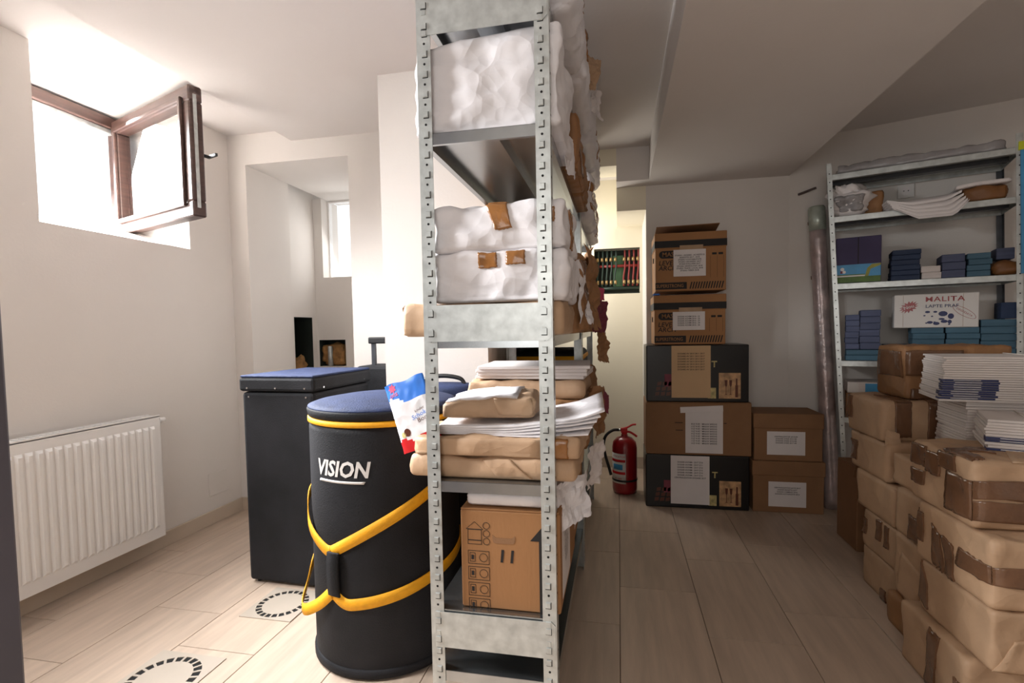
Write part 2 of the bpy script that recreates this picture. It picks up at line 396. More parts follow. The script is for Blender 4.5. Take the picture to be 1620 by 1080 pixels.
struct('wall_recess', boxes((-.55, -.178, 3.96, 4.1, 0, 2.5), (.165, .183, 3.96, 4.1, 0, 2.5), (-.178, .165, 3.96, 4.1, 0, 1.345), (-.178, .165, 3.96, 4.1, 1.69, 2.5), (-.178, .165, 4.07, 4.1, 1.345, 1.69),
                           (-.004, .183, 3.43, 3.96, 1.848, 2.3), (-.55, -.004, 3.285, 3.52, 2.10, 2.3), (-.57, -.55, 2.683, 4.1, 0, 2.3)), 'cream', 'cream plastered recess with stepped lintel')
bm = bmesh.new(); D = Vector((.936, -.351, 0)); Nn = Vector((.351, .936, 0)); P0 = Vector((1.04, 3.43, 0))
pts = [P0, P0+D*1.75, P0+D*1.75+Nn*.15, P0+Nn*.15+Vector((0, .1, 0))]
prism(bm, [(p.x, p.y) for p in pts], lambda p, k: (p[0], p[1], k*2.3))
struct('wall_right', bm, 'wall', 'angled plaster wall behind the rear metal shelf')
ex = P0+D*1.75
struct('wall_side', boxes((ex.x, ex.x+.1, -1.75, ex.y+.1, 0, 2.3)), 'wall')
struct('wall_front', boxes((-2.45, -1.1, -1.85, -1.7, 0, 2.3), (.2, 2.75, -1.85, -1.7, 0, 2.3), (-1.1, .2, -1.85, -1.7, 0, .85), (-1.1, .2, -1.85, -1.7, 2.05, 2.3)), 'wall')
struct('wall_entrance', boxes((-2.45, WL, -1.75, .42, 0, 2.5)), 'wall')
struct('trim_1', bev(boxes((-.80, -.641, .36, .42, 0, 2.205)), .004), 'grey', 'dark grey door jamb at the left edge')
struct('ceiling', boxes((-1.86, .196, -1.75, 2.683, 2.205, 2.5), (-1.026, .196, 2.683, 4.1, 2.205, 2.5), (-2.85, -1.86, -1.75, 2.683, 2.27, 2.5), (1.04, 2.75, -1.75, 3.5, 2.205, 2.5)), 'ceil', 'off-white plaster ceiling with a step')
struct('ceiling_beam', boxes((.196, 1.04, -1.75, 3.43, 2.0, 2.5), (-.004, .196, 3.285, 3.43, 2.0, 2.5)), 'ceil', 'wide dropped plaster beam running along the ceiling')
struct('baseboard_left', bev(boxes((WL, WL+.010, .6, 2.683, 0, .078)), .002), 'base')
struct('baseboard_back', bev(boxes((WL+.01, -2.173, 2.673, 2.683, 0, .078)), .002), 'base')
struct('baseboard_recess', bev(boxes((-.55, .183, 3.95, 3.96, 0, .09)), .002), 'base')
struct('baseboard_right', bev(boxes((.183, 1.04, 3.42, 3.43, 0, .078)), .002), 'base')

# ---- basement window with its sash swung open into the room
w = empty('window_1', (-2.70, 1.97, 1.615)); tag(w, 'brown wood-grain basement window with the sash swung open', kind='structure')
def rail(parent, name, x0, x1, y0, y1, z0, z1, b=.006, m='wood'):
    return ob(name, bev(boxes((x0, x1, y0, y1, z0, z1)), b), m, parent)
Wy0, Wy1, Wh = -.41, .41, .645
rail(w, 'frame_head', -.035, .035, Wy0, Wy1, Wh-.06, Wh); rail(w, 'frame_sill', -.035, .035, Wy0, Wy1, 0, .055)
rail(w, 'frame_jamb', -.035, .035, Wy0, Wy0+.06, .055, Wh-.06); rail(w, 'frame_jamb', -.035, .035, Wy1-.06, Wy1, .055, Wh-.06)
rail(w, 'rebate_strip', -.02, .02, Wy0+.06, Wy1-.06, Wh-.085, Wh-.06, .003, 'zinc')
sw = .80; sh = .60
sash = ob('sash', bev(boxes((0, sw, 0, .062, 0, .072), (0, sw, 0, .062, sh-.072, sh), (0, .072, 0, .062, .072, sh-.072), (sw-.072, sw, 0, .062, .072, sh-.072)), .006), 'wood', w, (.02, Wy1-.085, .022), R(-19.5))
ob('sash_rebate', bev(boxes((.06, sw-.06, -.016, 0, .05, .072), (.06, sw-.06, -.016, 0, sh-.072, sh-.05), (.05, .072, -.016, 0, .05, sh-.05), (sw-.072, sw-.05, -.016, 0, .05, sh-.05)), .004), 'wood', sash)
ob('glass_pane', boxes((.07, sw-.07, .022, .040, .07, sh-.07)), 'glass', sash)
ob('lock_strip', bev(boxes((sw, sw+.004, .018, .034, .04, sh-.04), (sw, sw+.009, .02, .032, .12, .15), (sw, sw+.009, .02, .032, .4, .43), (sw, sw+.009, .02, .032, .52, .54)), .001), 'zinc', sash)
bm = boxes((sw-.05, sw-.02, .062, .070, .26, .34)); cyl(bm, (sw-.035, .07, .3), (sw-.035, .10, .3), .008); bx(bm, sw-.043, sw+.03, .095, .106, .293, .307); ob('handle', bm, 'rubber', sash)
w3 = empty('window_3', (-2.70, .71, 1.555)); tag(w3, 'second brown basement window, nearer the entrance', kind='structure')
for a_ in ((-.03, .03, -.27, .27, 0, .06), (-.03, .03, -.27, .27, .655, .715), (-.03, .03, -.27, -.21, .06, .655), (-.03, .03, .21, .27, .06, .655)): ob('frame_rail', bev(boxes(a_), .005), 'wood', w3)
ob('glass_pane', boxes((-.008, .008, -.21, .21, .06, .655)), 'glass', w3)
# ---- alcove window
w2 = empty('window_2', (-1.92, 3.56, 1.5)); tag(w2, 'white alcove window flooded with daylight', kind='structure')
ob('frame', boxes((-.26, .26, 0, .04, 0, .012), (-.26, .26, 0, .04, .575, .588), (-.26, -.248, 0, .04, .012, .575), (.248, .26, 0, .04, .012, .575)), 'radw', w2)
ob('glass_pane', boxes((-.248, .248, .02, .026, .012, .575)), 'glass', w2)
# insulation stuffed into the two wall openings of the alcove
for i, (a, lab) in enumerate((((-2.385, -2.27, 3.225, 3.395, .552, .90), 'brown insulation wad in the tall slot of the alcove'), ((-2.225, -2.03, 3.49, 3.595, .832, .99), 'brown insulation wad in the square opening of the alcove'))):
    parcel('insulation_wad', lab, 'insulation', *a, 'wool', amp=.03, r=.04, seed=40+i, fr=14)
tag(ob('pipe', (lambda b: (cyl(b, (0, 0, 0), (0, 0, .15), .018), b)[1])(bmesh.new()), 'zinc', None, (-2.15, 3.485, .832)), 'short white pipe end in the square alcove opening', 'pipe')
# sealed cover plate low on the left wall
tag(ob('cover_plate', bev(boxes((0, .004, -.07, .07, 0, .13)), .0015), 'wall', None, (WL, 2.50, .16)), 'flush square cover plate low on the left wall', 'cover plate')

# ---- radiator
rd = empty('radiator', (-2.235, 1.45, .10)); tag(rd, 'white ribbed panel radiator on the left wall', 'radiator')
y0, y1, hh = -.62, .605, .592
bm = bmesh.new(); bx(bm, .030, .036, y0, y1, 0, hh)
k = y0+.03
while k < y1-.03:
    a, b = k, k+.0195
    v = [bm.verts.new(p) for p in ((.036, a-.004, .052), (.036, b+.004, .052), (.036, b+.004, hh-.045), (.036, a-.004, hh-.045), (.047, a+.003, .064), (.047, b-.003, .064), (.047, b-.003, hh-.057), (.047, a+.003, hh-.057))]
    for q in ((4, 5, 6, 7), (0, 1, 5, 4), (1, 2, 6, 5), (2, 3, 7, 6), (3, 0, 4, 7)): bm.faces.new([v[i] for i in q])
    k += .0345
ob('front_panel', bm, 'radw', rd)
ob('rear_panel', boxes((-.03, -.024, y0, y1, .01, hh-.01)), 'radw', rd)
for yy in (y0, y1-.003): ob('side_cover', bev(boxes((-.034, .036, yy, yy+.003, .0, hh)), .001), 'radw', rd)
bm = boxes((-.034, -.028, y0, y1, hh-.004, hh+.006), (.030, .036, y0, y1, hh-.004, hh+.006)); k = y0
while k < y1-.01: bx(bm, -.03, .032, k, k+.012, hh, hh+.004); k += .024
ob('top_grille', bm, 'radw', rd)
bm = bmesh.new(); cyl(bm, (0, y1, hh-.03), (0, y1+.02, hh-.03), .010); cyl(bm, (0, y1+.02, hh-.03), (0, y1+.055, hh-.03), .014, 14); ob('vent_knob', bm, 'radw', rd)
for yy in (-.4, .4): ob('wall_bracket', boxes((-.058, -.03, yy, yy+.03, .05, hh-.05)), 'radw', rd)

# ---- floor drains
def drain(label, x, y, hs, r, rz=0):
    d = empty('floor_drain', (x, y, .0), rz); tag(d, label, 'floor drain')
    n = 48; bm = bmesh.new(); O = []; I = []
    for i in range(n):
        t = 2*math.pi*i/n; c, s_ = math.cos(t), math.sin(t); k = hs/max(abs(c), abs(s_))
        O.append((c*k, s_*k)); I.append((c*r, s_*r))
    for z0_, z1_ in ((.0005, .003),):
        a = [bm.verts.new((*p, z1_)) for p in O]; b = [bm.verts.new((*p, z1_)) for p in I]; a0 = [bm.verts.new((*p, 0)) for p in O]; b0 = [bm.verts.new((*p, 0)) for p in I]
        for i in range(n):
            j = (i+1) % n
            bm.faces.new((a[i], a[j], b[j], b[i])); bm.faces.new((a0[i], a0[j], a[j], a[i])); bm.faces.new((b[i], b[j], b0[j], b0[i]))
    ob('plate', bm, 'drain', d)
    bm = bmesh.new(); cyl(bm, (0, 0, .0002), (0, 0, .0006), r, 48); ob('sump', bm, 'hole', d)
    bm = bmesh.new(); cyl(bm, (0, 0, .0006), (0, 0, .0034), r*.78, 40); ob('centre_disc', bm, 'drain', d)
    rib = None
    for i in range(22):
        if rib is None: rib = mesh_of(boxes((r*.76, r*1.01, -r*.035, r*.035, .0005, .0032)), 'grate_rib')
        ob('grate_rib', rib, 'drain', d, None, 2*math.pi*i/22)
drain('round slotted floor drain in a square plate near the radiator', -1.416, 1.283, .125, .108)
drain('round slotted floor drain in front of the tall black case', -1.325, 1.745, .11, .098)

# ================================================================== METAL SHELVING (the two bays seen end-on)
SX0, SX1 = -.495, -.158
PW = .036
def post(z1, mirror, pitch=.05, z0=0.0, face_out=-1, tabs=True, m=('zinc', 'hole'), pw=PW, hr=.0032, th=.0018):
    """L-section upright: face plate in xz (towards -y), side flange along +y"""
    bm = bmesh.new(); s = -1 if mirror else 1
    X = lambda a, b: (min(a*s, b*s), max(a*s, b*s))
    bx(bm, *X(0, pw), 0, th, z0, z1); bx(bm, *X(0, th), th, pw, z0, z1)
    z = z0+.03
    while z < z1-.02:
        if tabs:
            xa, xb = X(pw*.40, pw*.76)
            v = [bm.verts.new(p) for p in ((xa, 0, z-.008), (xb, 0, z-.008), (xb, 0, z+.008), (xa, 0, z+.008), (xa+.001, -.0035, z-.0065), (xb-.001, -.0035, z-.0065), (xb-.002, -.0035, z+.0055), (xa+.001, -.0035, z+.0065))]
            for q in ((4, 5, 6, 7), (0, 1, 5, 4), (1, 2, 6, 5), (2, 3, 7, 6), (3, 0, 4, 7)): bm.faces.new([v[i] for i in q])
            bx(bm, xa-.0008, xb+.0008, -.0004, .0001, z-.0098, z-.0078, 1); bx(bm, *( (xb, xb+.0012) ), -.0004, .0001, z-.009, z+.008, 1)
        cyl(bm, (s*pw*.55, -.0004, z+pitch/2), (s*pw*.55, .0002, z+pitch/2), hr, 8, mi=1)
        cyl(bm, (-.0003*s, pw*.5, z+pitch/2), (.0001*s, pw*.5, z+pitch/2), hr, 8, mi=1)
        z += pitch
    return mesh_of(bm, 'upright')
def shelf_board(W_, L_, lip=.028):
    bm = boxes((0, W_, 0, L_, -.0015, 0), (0, W_, 0, .0015, -lip, 0), (0, W_, L_-.0015, L_, -lip, 0), (0, .0015, 0, L_, -lip, 0), (W_-.0015, W_, 0, L_, -lip, 0),
               (0, .016, 0, L_, -lip-.001, -lip), (W_-.016, W_, 0, L_, -lip-.001, -lip), (0, W_, 0, .010, -lip-.001, -lip))
    return mesh_of(bm, 'shelf_board')
def stiffener(W_, L_):
    c = W_*.5
    return mesh_of(boxes((c-.036, c-.034, .004, L_-.004, -.022, -.0015), (c+.034, c+.036, .004, L_-.004, -.022, -.0015), (c-.036, c+.036, .004, L_-.004, -.0235, -.022)), 'stiffener')
pl = post(2.16, False); pr = post(2.16, True)
LEV = [.175, .343, .688, 1.065, 1.583, 1.905]
IW = SX1-SX0-.012
sbm = None
def bay(label, y0, y1):
    o = empty('shelving_unit', ((SX0+SX1)/2, y0, 0)); tag(o, label, 'shelving')
    hw = (SX1-SX0)/2; L_ = y1-y0
    ob('upright', pl, ['zinc', 'hole'], o, (-hw, 0, 0)); ob('upright', pr, ['zinc', 'hole'], o, (hw, 0, 0))
    ob('upright', pr, ['zinc', 'hole'], o, (-hw, L_, 0), R(180)); ob('upright', pl, ['zinc', 'hole'], o, (hw, L_, 0), R(180))
    sb = shelf_board(IW, L_-.006); stf = stiffener(IW, L_-.006)
    for z in LEV:
        b = ob('shelf_board', sb, 'zincs', o, (-IW/2, .003, z)); ob('stiffener', stf, 'zincs', b)
    for (za, zb) in ((.241, .337), (1.053, 1.147), (1.824, 1.925)):
        for yy, d in ((-.0022, 1), (L_+.0007, -1)):
            bm = bmesh.new(); c = .010; x0, x1 = -hw+.012, hw-.003
            prism(bm, [(x0, za), (x1-c, za), (x1, za+c), (x1, zb-c), (x1-c, zb), (x0, zb)], lambda p, k: (p[0], yy+k*.0015, p[1]))
            for s_ in (-1, 1):
                for q in range(2):
                    zz = za+.022+q*.05; xc = s_*(hw-PW*.58)
                    bx(bm, xc-.0065, xc+.0065, yy-.003*d if d > 0 else yy+.0015, yy if d > 0 else yy+.0045, zz-.007, zz+.007)
                    bx(bm, xc-.0075, xc+.0075, yy-.0003, yy+.0018, zz-.0095, zz-.0072, 1); bx(bm, xc+.0066, xc+.0078, yy-.0003, yy+.0018, zz-.009, zz+.008, 1)
            ob('end_plate', bm, ['zinc', 'hole'], o)
    return o
bay('galvanised steel shelving bay in the centre, nearest the camera', 1.24, 2.262)
bay('galvanised steel shelving bay behind the nearest one', 2.272, 3.20)

# ---- top level: white wrapped bundles sticking out on the right
z = LEV[5]+.001
for i, (a, b, top, lab) in enumerate(((1.34, 1.72, 2.13, 'white paper bundle on top shelf, nearest of the row, with torn brown tape'), (1.735, 2.24, 2.15, 'white paper bundle on top shelf of the near bay, second in the row'),
                                 (2.29, 2.72, 2.14, 'white paper bundle on top shelf, first on the far bay'), (2.735, 3.15, 2.10, 'white paper bundle at the far end of the top shelf'))):
    parcel('paper_bundle', lab, 'parcel', -.43, -.105, a, b, z, top, 'white', amp=.014, r=.04, seed=60+i, fr=8, tm='tapeo', step=.011,
           tape=[('+x', (.15, .25, .5, .98)), ('+x', (.70, .78, .62, .95)), ('+z', (.88, .99, .55, .68))], group='white bundles on the top shelf')
scrap('torn_paper', 'torn kraft flap sticking out of the white bundles on the top shelf', 'paper scrap', ((-.12, 1.95, 1.98), (-.075, 2.02, 2.0), (-.06, 2.05, 2.12), (-.115, 1.97, 2.12)), 'kraft', 3, .02)
scrap('torn_paper', 'torn pale paper tuft above the second white bundle', 'paper scrap', ((-.11, 2.15, 1.99), (-.07, 2.28, 1.98), (-.065, 2.24, 2.09), (-.11, 2.16, 2.1)), 'paper', 4, .02)
# ---- fourth level
z = LEV[4]+.001
parcel('wrapped_parcel', 'large smooth white paper parcel on the fourth shelf of the near bay', 'parcel', -.507, -.135, 1.262, 1.60, z, 1.828, 'white', seed=5, amp=.014, r=.012, fr=5, step=.0075,
       warp=lambda p: Vector((p.x, p.y, p.z-(.025*max(0, -p.x/.19)*(p.z/.24) if p.x < 0 else 0))))
parcel('wrapped_parcel', 'brown kraft parcel behind the large white parcel', 'parcel', -.525, -.125, 1.62, 1.92, z, 1.76, 'kraftd', seed=6, amp=.012, flap=ENDF('+x'), tape=[('+x', (.4, .6, .1, .9))])
parcel('wrapped_parcel', 'kraft parcel at the far end of the near bay, fourth shelf', 'parcel', -.525, -.13, 1.935, 2.24, z, 1.745, 'kraftd', seed=7, amp=.012, flap=ENDF('+x'))
parcel('wrapped_parcel', 'white parcel with brown tape bands on the far bay, fourth shelf', 'parcel', -.46, -.115, 2.36, 2.72, z, 1.80, 'white', seed=8, amp=.014, r=.03, step=.011, tm='tapeo', tape=[('+x', (.02, .98, .60, .78)), ('+x', (.02, .98, .2, .36)), ('-y', (.6, .98, .6, .78))])
parcel('wrapped_parcel', 'crumpled white parcel at the far end of the fourth shelf', 'parcel', -.46, -.12, 2.74, 3.15, z, 1.76, 'white', seed=9, amp=.016, r=.03, step=.011, tm='tapeo', tape=[('+x', (.3, .5, .1, .9))])
scrap('torn_paper', 'white sheet hanging from the fourth shelf beside the large parcel', 'paper scrap', ((-.150, 1.48, 1.54), (-.128, 1.66, 1.56), (-.130, 1.66, 1.68), (-.155, 1.48, 1.67)), 'white', 11, .01)
scrap('torn_paper', 'small tan tape scrap dangling under the fourth shelf', 'paper scrap', ((-.528, 2.0, 1.47), (-.500, 2.02, 1.45), (-.495, 2.02, 1.54), (-.520, 2.0, 1.583)), 'tapeo', 12, .008)
# ---- third level
z = LEV[3]+.001
parcel('wrapped_parcel', 'flat tan kraft parcel overhanging the middle shelf on the left', 'parcel', -.572, -.13, 1.268, 1.56, z, 1.152, 'kraft', seed=13, amp=.008, r=.018, flap=ENDF('-x'))
parcel('wrapped_parcel', 'lower white paper parcel with two short tape pieces, middle shelf', 'parcel', -.479, -.125, 1.262, 1.57, 1.153, 1.282, 'white', seed=14, amp=.013, r=.014, fr=8, step=.0075, tm='tapeo',
       tape=[('-y', (.36, .50, .68, .97)), ('-y', (.57, .71, .72, .97))])
parcel('wrapped_parcel', 'upper white paper parcel with one long tape strip, middle shelf', 'parcel', -.477, -.128, 1.264, 1.57, 1.283, 1.402, 'white', seed=15, amp=.013, r=.014, fr=8, step=.0075, tm='tapeo',
       tape=[('-y', [(.50, .42), (.62, .46), (.58, 1), (.42, 1)]), ('-y', (.84, .93, .55, .85)), ('+z', (.44, .58, 0, .3)), ('+x', (.3, .45, .1, .95))])
parcel('wrapped_parcel', 'crumpled kraft parcel behind the white ones on the middle shelf', 'parcel', -.47, -.115, 1.60, 1.90, z, 1.33, 'kraftd', seed=16, amp=.022, r=.025, step=.012, tape=[('+x', (.2, .4, .2, .9))])
parcel('wrapped_parcel', 'torn kraft parcel at the far end of the middle shelf, near bay', 'parcel', -.47, -.105, 1.915, 2.24, z, 1.29, 'kraftd', seed=18, amp=.024, r=.025, step=.012)
parcel('wrapped_parcel', 'rumpled kraft parcel on the middle shelf of the far bay', 'parcel', -.47, -.10, 2.33, 2.75, z, 1.27, 'kraft', seed=19, amp=.022, r=.025, step=.012)
scrap('torn_paper', 'torn white paper curling out beside the white parcels', 'paper scrap', ((-.126, 1.58, 1.10), (-.095, 1.72, 1.10), (-.10, 1.70, 1.27), (-.125, 1.58, 1.30)), 'white', 21, .02)
scrap('torn_paper', 'crumpled kraft flap beside the middle shelf parcels', 'paper scrap', ((-.105, 1.74, 1.08), (-.075, 1.95, 1.08), (-.085, 1.93, 1.33), (-.11, 1.72, 1.36)), 'kraftd', 22, .03)
scrap('torn_paper', 'bright pink paper scrap on the middle shelf edge', 'paper scrap', ((-.085, 2.12, 1.20), (-.055, 2.2, 1.20), (-.055, 2.2, 1.25), (-.085, 2.12, 1.25)), 'pinkp', 23, .008)
scrap('torn_paper', 'maroon magazine pages fraying out of the far kraft parcel', 'paper scrap', ((-.10, 2.05, 1.07), (-.06, 2.35, 1.06), (-.055, 2.3, 1.20), (-.1, 2.05, 1.21)), 'maroon', 24, .03)
scrap('torn_paper', 'brown torn wrapper drooping below the middle shelf', 'paper scrap', ((-.09, 2.3, .93), (-.05, 2.4, .92), (-.05, 2.38, 1.06), (-.10, 2.3, 1.07)), 'kraftd', 25, .03)
# ---- second level
z = LEV[2]+.001
def tilt(ax, k, z0=0): return lambda p: Vector((p.x, p.y, p.z+(k*p[ax])*(1 if p.z > z0 else 0)))
parcel('wrapped_parcel', 'lowest kraft parcel with a torn flap on the second shelf', 'parcel', -.560, -.105, 1.265, 1.58, z, .748, 'kraft', seed=26, amp=.010, r=.016, step=.014, flap=[('-y', [(.55, .15), (.75, .1), (.62, .95), (.45, .95)])])
parcel('wrapped_parcel', 'kraft parcel with a pointed fold lying on the lowest one', 'parcel', -.545, -.095, 1.262, 1.58, .749, .802, 'kraft', seed=27, amp=.010, r=.014, step=.014, flap=[('-y', [(.02, .1), (.78, .0), (.78, .9), (.02, .95)])], tape=[('-y', (.8, .93, .05, .95))], tm='tapeo')
for k in range(5):
    bm = bmesh.new()
    def g(u, v, kk=k):
        x = -.218+.436*u+.006*kk; y = -.16+.32*v
        zz = .0035+.0055*kk+(.010+.010*kk)*max(0, u-.45)**1.3*1.6+.010*max(0, u-.85)*kk*2+.004*math.sin(u*7+v*3+kk)*u
        return Vector((x-.03*v*(kk % 2), y, zz)), Vector((0, 0, 1))
    surf(bm, g, 24, 8, th=.0035)
    tag(ob('open_sheets', bm, 'white', None, (-.285, 1.437, .803), R(1.5*k-3)), ['lowest', 'second lowest', 'middle', 'second highest', 'topmost'][k]+' of the white sheets spread over the kraft parcels', 'papers', 'white sheets on the second shelf')
parcel('wrapped_parcel', 'small torn kraft parcel with white paper on the second shelf', 'parcel', -.478, -.228, 1.30, 1.56, .843, .900, 'kraft', rz=6, seed=29, amp=.012, r=.018, step=.014, warp=lambda p: Vector((p.x, p.y, p.z-(.12*max(0, -p.x))*(p.z/.06))), sheet=[('+z', (.02, .8, .03, .97), 'white')], flap=[('-y', [(.6, .2), (1, .1), (.95, 1), (.55, .95)])])
parcel('wrapped_parcel', 'flat kraft parcel under the orange one behind, second shelf', 'parcel', -.47, -.10, 1.62, 2.22, z, .775, 'kraftd', seed=30, amp=.008)
parcel('wrapped_parcel', 'orange-brown kraft parcel in the middle of the second shelf', 'parcel', -.44, -.105, 1.62, 1.95, .777, .845, 'kraftd', seed=31, amp=.010, r=.015, flap=ENDF('-y'))
parcel('wrapped_parcel', 'plain kraft parcel below the white booklets, second shelf', 'parcel', -.512, -.11, 1.66, 1.99, .847, .908, 'kraft', seed=32, amp=.010, r=.015)
parcel('wrapped_parcel', 'kraft parcel at the far end of the second shelf, near bay', 'parcel', -.47, -.10, 1.995, 2.235, .777, .92, 'kraftd', seed=33, amp=.02, r=.02)
for k in range(4):
    o = bev(boxes((-.19, .19, -.15, .15, 0, .0115)), .002)
    tag(ob('white_booklet', o, 'page', None, (-.295+.006*(k % 2), 1.84-.008*k, .912+.0118*k), R(2*k-3)), ['lowest of the four white booklets on the kraft parcel', 'second lowest of the white booklets on the kraft parcel', 'second highest of the white booklets on the kraft parcel', 'topmost white booklet on the kraft parcel, second shelf'][k], 'booklet', 'white booklets on the second shelf')
scrap('torn_paper', 'dark torn kraft wrapper hanging out beside the second shelf', 'paper scrap', ((-.09, 1.75, .70), (-.055, 1.95, .69), (-.05, 1.95, .86), (-.09, 1.74, .88)), 'kraftd', 34, .03)
scrap('torn_paper', 'faded red paper strip in the torn wrapper, second shelf', 'paper scrap', ((-.06, 1.86, .79), (-.035, 1.9, .76), (-.035, 1.9, .83), (-.06, 1.86, .86)), 'maroon', 35, .01)
scrap('torn_paper', 'pale torn wrapper hanging down beside the second shelf', 'paper scrap', ((-.10, 1.62, .56), (-.07, 1.8, .55), (-.065, 1.8, .69), (-.10, 1.6, .70)), 'paper', 36, .03)
# black case with a yellow band on the far bay
ct = empty('equipment_case', (-.345, 2.62, z)); tag(ct, 'black case with a yellow band on the far shelving bay', 'case')
ob('body', bev(boxes((-.175, .175, -.26, .26, 0, .29)), .03, 3), 'nylon', ct); ob('band', bev(boxes((-.179, .179, -.264, .264, .232, .272)), .031, 3), 'yellow', ct)
# ---- first level: moving boxes with white sheets taped on
z = LEV[1]+.001
def carton(name, label, x0, x1, y0, y1, z0, z1, m='card', cat='box', rz=0, b=.004, group=None):
    o = empty(name, ((x0+x1)/2, (y0+y1)/2, z0), R(rz)); tag(o, label, cat, group)
    w_, d_, h_ = x1-x0, y1-y0, z1-z0
    ob('body', bev(boxes((-w_/2, w_/2, -d_/2, d_/2, 0, h_-.004)), b), m, o)
    for s_ in (-1, 1):
        ob('top_flap', bev(boxes((-w_/2+.001, w_/2-.001, min(s_*.001, s_*(d_/2-.001)), max(s_*.001, s_*(d_/2-.001)), h_-.004, h_)), .0012), m, o)
    return o, w_, d_, h_
b11, w_, d_, h_ = carton('moving_box', 'brown cardboard moving box marked 11 on the lowest loaded shelf', -.415, -.150, 1.262, 1.69, z, .612)
def flat(parent, name, m, x0, x1, z0, z1, y, t=.0006, mi=None): return ob(name, boxes((x0, x1, y-t, y, z0, z1)), m, parent)
yf = -d_/2-.0003
text('11', .046, b11, at(-.008, yf-.0006, .143), 'ink', shear=.1, bold=.03, spacing=1.15)
bm = bmesh.new()   # printed handling symbols: outlines built from thin bars
def frame2(bm, x0, x1, z0, z1, t=.0011):
    for q in ((x0, x1, z0, z0+t), (x0, x1, z1-t, z1), (x0, x0+t, z0, z1), (x1-t, x1, z0, z1)): bx(bm, q[0], q[1], yf-.0006, yf, q[2], q[3])
def ring2(bm, cx, cz, r, t=.0011, n=20):
    for i in range(n):
        a, b_ = 2*math.pi*i/n, 2*math.pi*(i+1)/n
        prism(bm, [(cx+r*math.cos(a), cz+r*math.sin(a)), (cx+r*math.cos(b_), cz+r*math.sin(b_)), (cx+(r-t)*math.cos(b_), cz+(r-t)*math.sin(b_)), (cx+(r-t)*math.cos(a), cz+(r-t)*math.sin(a))], lambda p, k: (p[0], yf-.0006*k, p[1]))
for i in range(4):
    zz = .155-.043*i; frame2(bm, -.113, -.055, zz-.036, zz); ring2(bm, -.071, zz-.018, .0115); frame2(bm, -.108, -.093, zz-.03, zz-.006); bx(bm, -.104, -.097, yf-.0006, yf, zz-.024, zz-.012)
frame2(bm, -.113, -.075, .172, .183); frame2(bm, -.113, -.075, .183, .212)
for a, b_ in (((-.117, .212), (-.094, .232)), ((-.094, .232), (-.071, .212)), ((-.117, .212), (-.071, .212))):
    prism(bm, [a, b_, (b_[0], b_[1]+.0012), (a[0], a[1]+.0012)], lambda p, k: (p[0], yf-.0006*k, p[1]))
for zz in (.181, .202, .223): ring2(bm, -.062, zz, .0095)
ob('handling_symbols', bm, 'ink', b11)
bm = bmesh.new(); prism(bm, [(.078, 0.0), (.092, 0.0), (.092, .19), (.112, .19), (.085, .226), (.055, .19), (.078, .19)], lambda p, k: (p[0], yf-.0006*k, p[1])); ob('up_arrow', bm, 'ink', b11)
bm = bmesh.new(); poly = [(-.045+.0, .200)]+[(-.037+.008*math.cos(t), .186+.008*math.sin(t)) for t in (R(180), R(225), R(270))]+[(.007+.008*math.cos(t), .186+.008*math.sin(t)) for t in (R(270), R(315), R(360))]+[(.015, .200), (.006, .193), (-.036, .193)]
prism(bm, poly, lambda p, k: (p[0], yf-.0006*k, p[1])); ob('hand_hole', bm, 'cardd', b11)
def side_sheet(parent, x, ya, yb, za, zb, lines):
    o = ob('paper_label', boxes((x, x+.0008, ya, yb, za, zb)), 'paper', parent)
    text(lines, .011, o, at(x+.0012, (ya+yb)/2, (za+zb)/2, 0, R(90)), 'ink')
LOR = 'DOSARE CONTABILE\n2016 - 2017\nNR 1 - NR 24\nFACTURI FURNIZORI\nIANUARIE - MARTIE\nREGISTRU CASA\nEXTRASE BANCA\nDECONTURI'
side_sheet(b11, w_/2+.0005, -.17, .03, .02, .245, LOR)
b12, w2_, d2_, h2_ = carton('moving_box', 'second cardboard moving box behind the one marked 11', -.428, -.155, 1.715, 2.12, z, .606)
side_sheet(b12, w2_/2+.0005, -.19, .01, .04, .245, LOR)
parcel('paper_bundle', 'crumpled white paper bundle lying on the box marked 11', 'papers', -.405, -.16, 1.27, 1.62, .614, .656, 'white', seed=41, amp=.012, r=.02, step=.014)
scrap('torn_paper', 'white sheets drooping over the edge of the box marked 11', 'paper scrap', ((-.165, 1.29, .545), (-.085, 1.42, .56), (-.10, 1.46, .67), (-.17, 1.30, .665)), 'white', 42, .02)

# ================================================================== DRUM CASES ON THE LEFT
CR = .25; CB = -63.8
vc = empty('drum_case', (-.807, 1.64, 0)); tag(vc, 'tall round black drum case with navy lid and yellow straps', 'case')
bm = bmesh.new(); lathe(bm, [(CR-.02, .0), (CR-.004, .006), (CR, .03), (CR, .77), (CR-.003, .79)], 56); ob('body', bm, 'nylon', vc)
bm = bmesh.new(); lathe(bm, [(CR-.004, .004), (CR+.006, .008), (CR+.006, .028), (CR, .034)], 56); ob('bottom_rim', bm, 'nylon', vc)
bm = bmesh.new(); lathe(bm, [(CR-.002, .79), (CR+.004, .793), (CR+.004, .806), (CR-.002, .809)], 56); ob('yellow_piping', bm, 'yellow', vc)
bm = bmesh.new(); lathe(bm, [(CR-.004, .809), (CR+.002, .812), (CR+.006, .832), (CR+.003, .838)], 56); lid = ob('lid', bm, 'nylon', vc)
bm = bmesh.new(); lathe(bm, [(CR+.003, .838), (CR+.002, .842), (CR-.02, .85), (CR-.09, .862), (.08, .87), (.01, .872)], 56); ob('lid_top', bm, 'navy', lid)
def cyp(th, z, off=0):
    a = R(CB+th); return Vector(((CR+off)*math.cos(a), (CR+off)*math.sin(a), z)), Vector((math.cos(a), math.sin(a), 0))
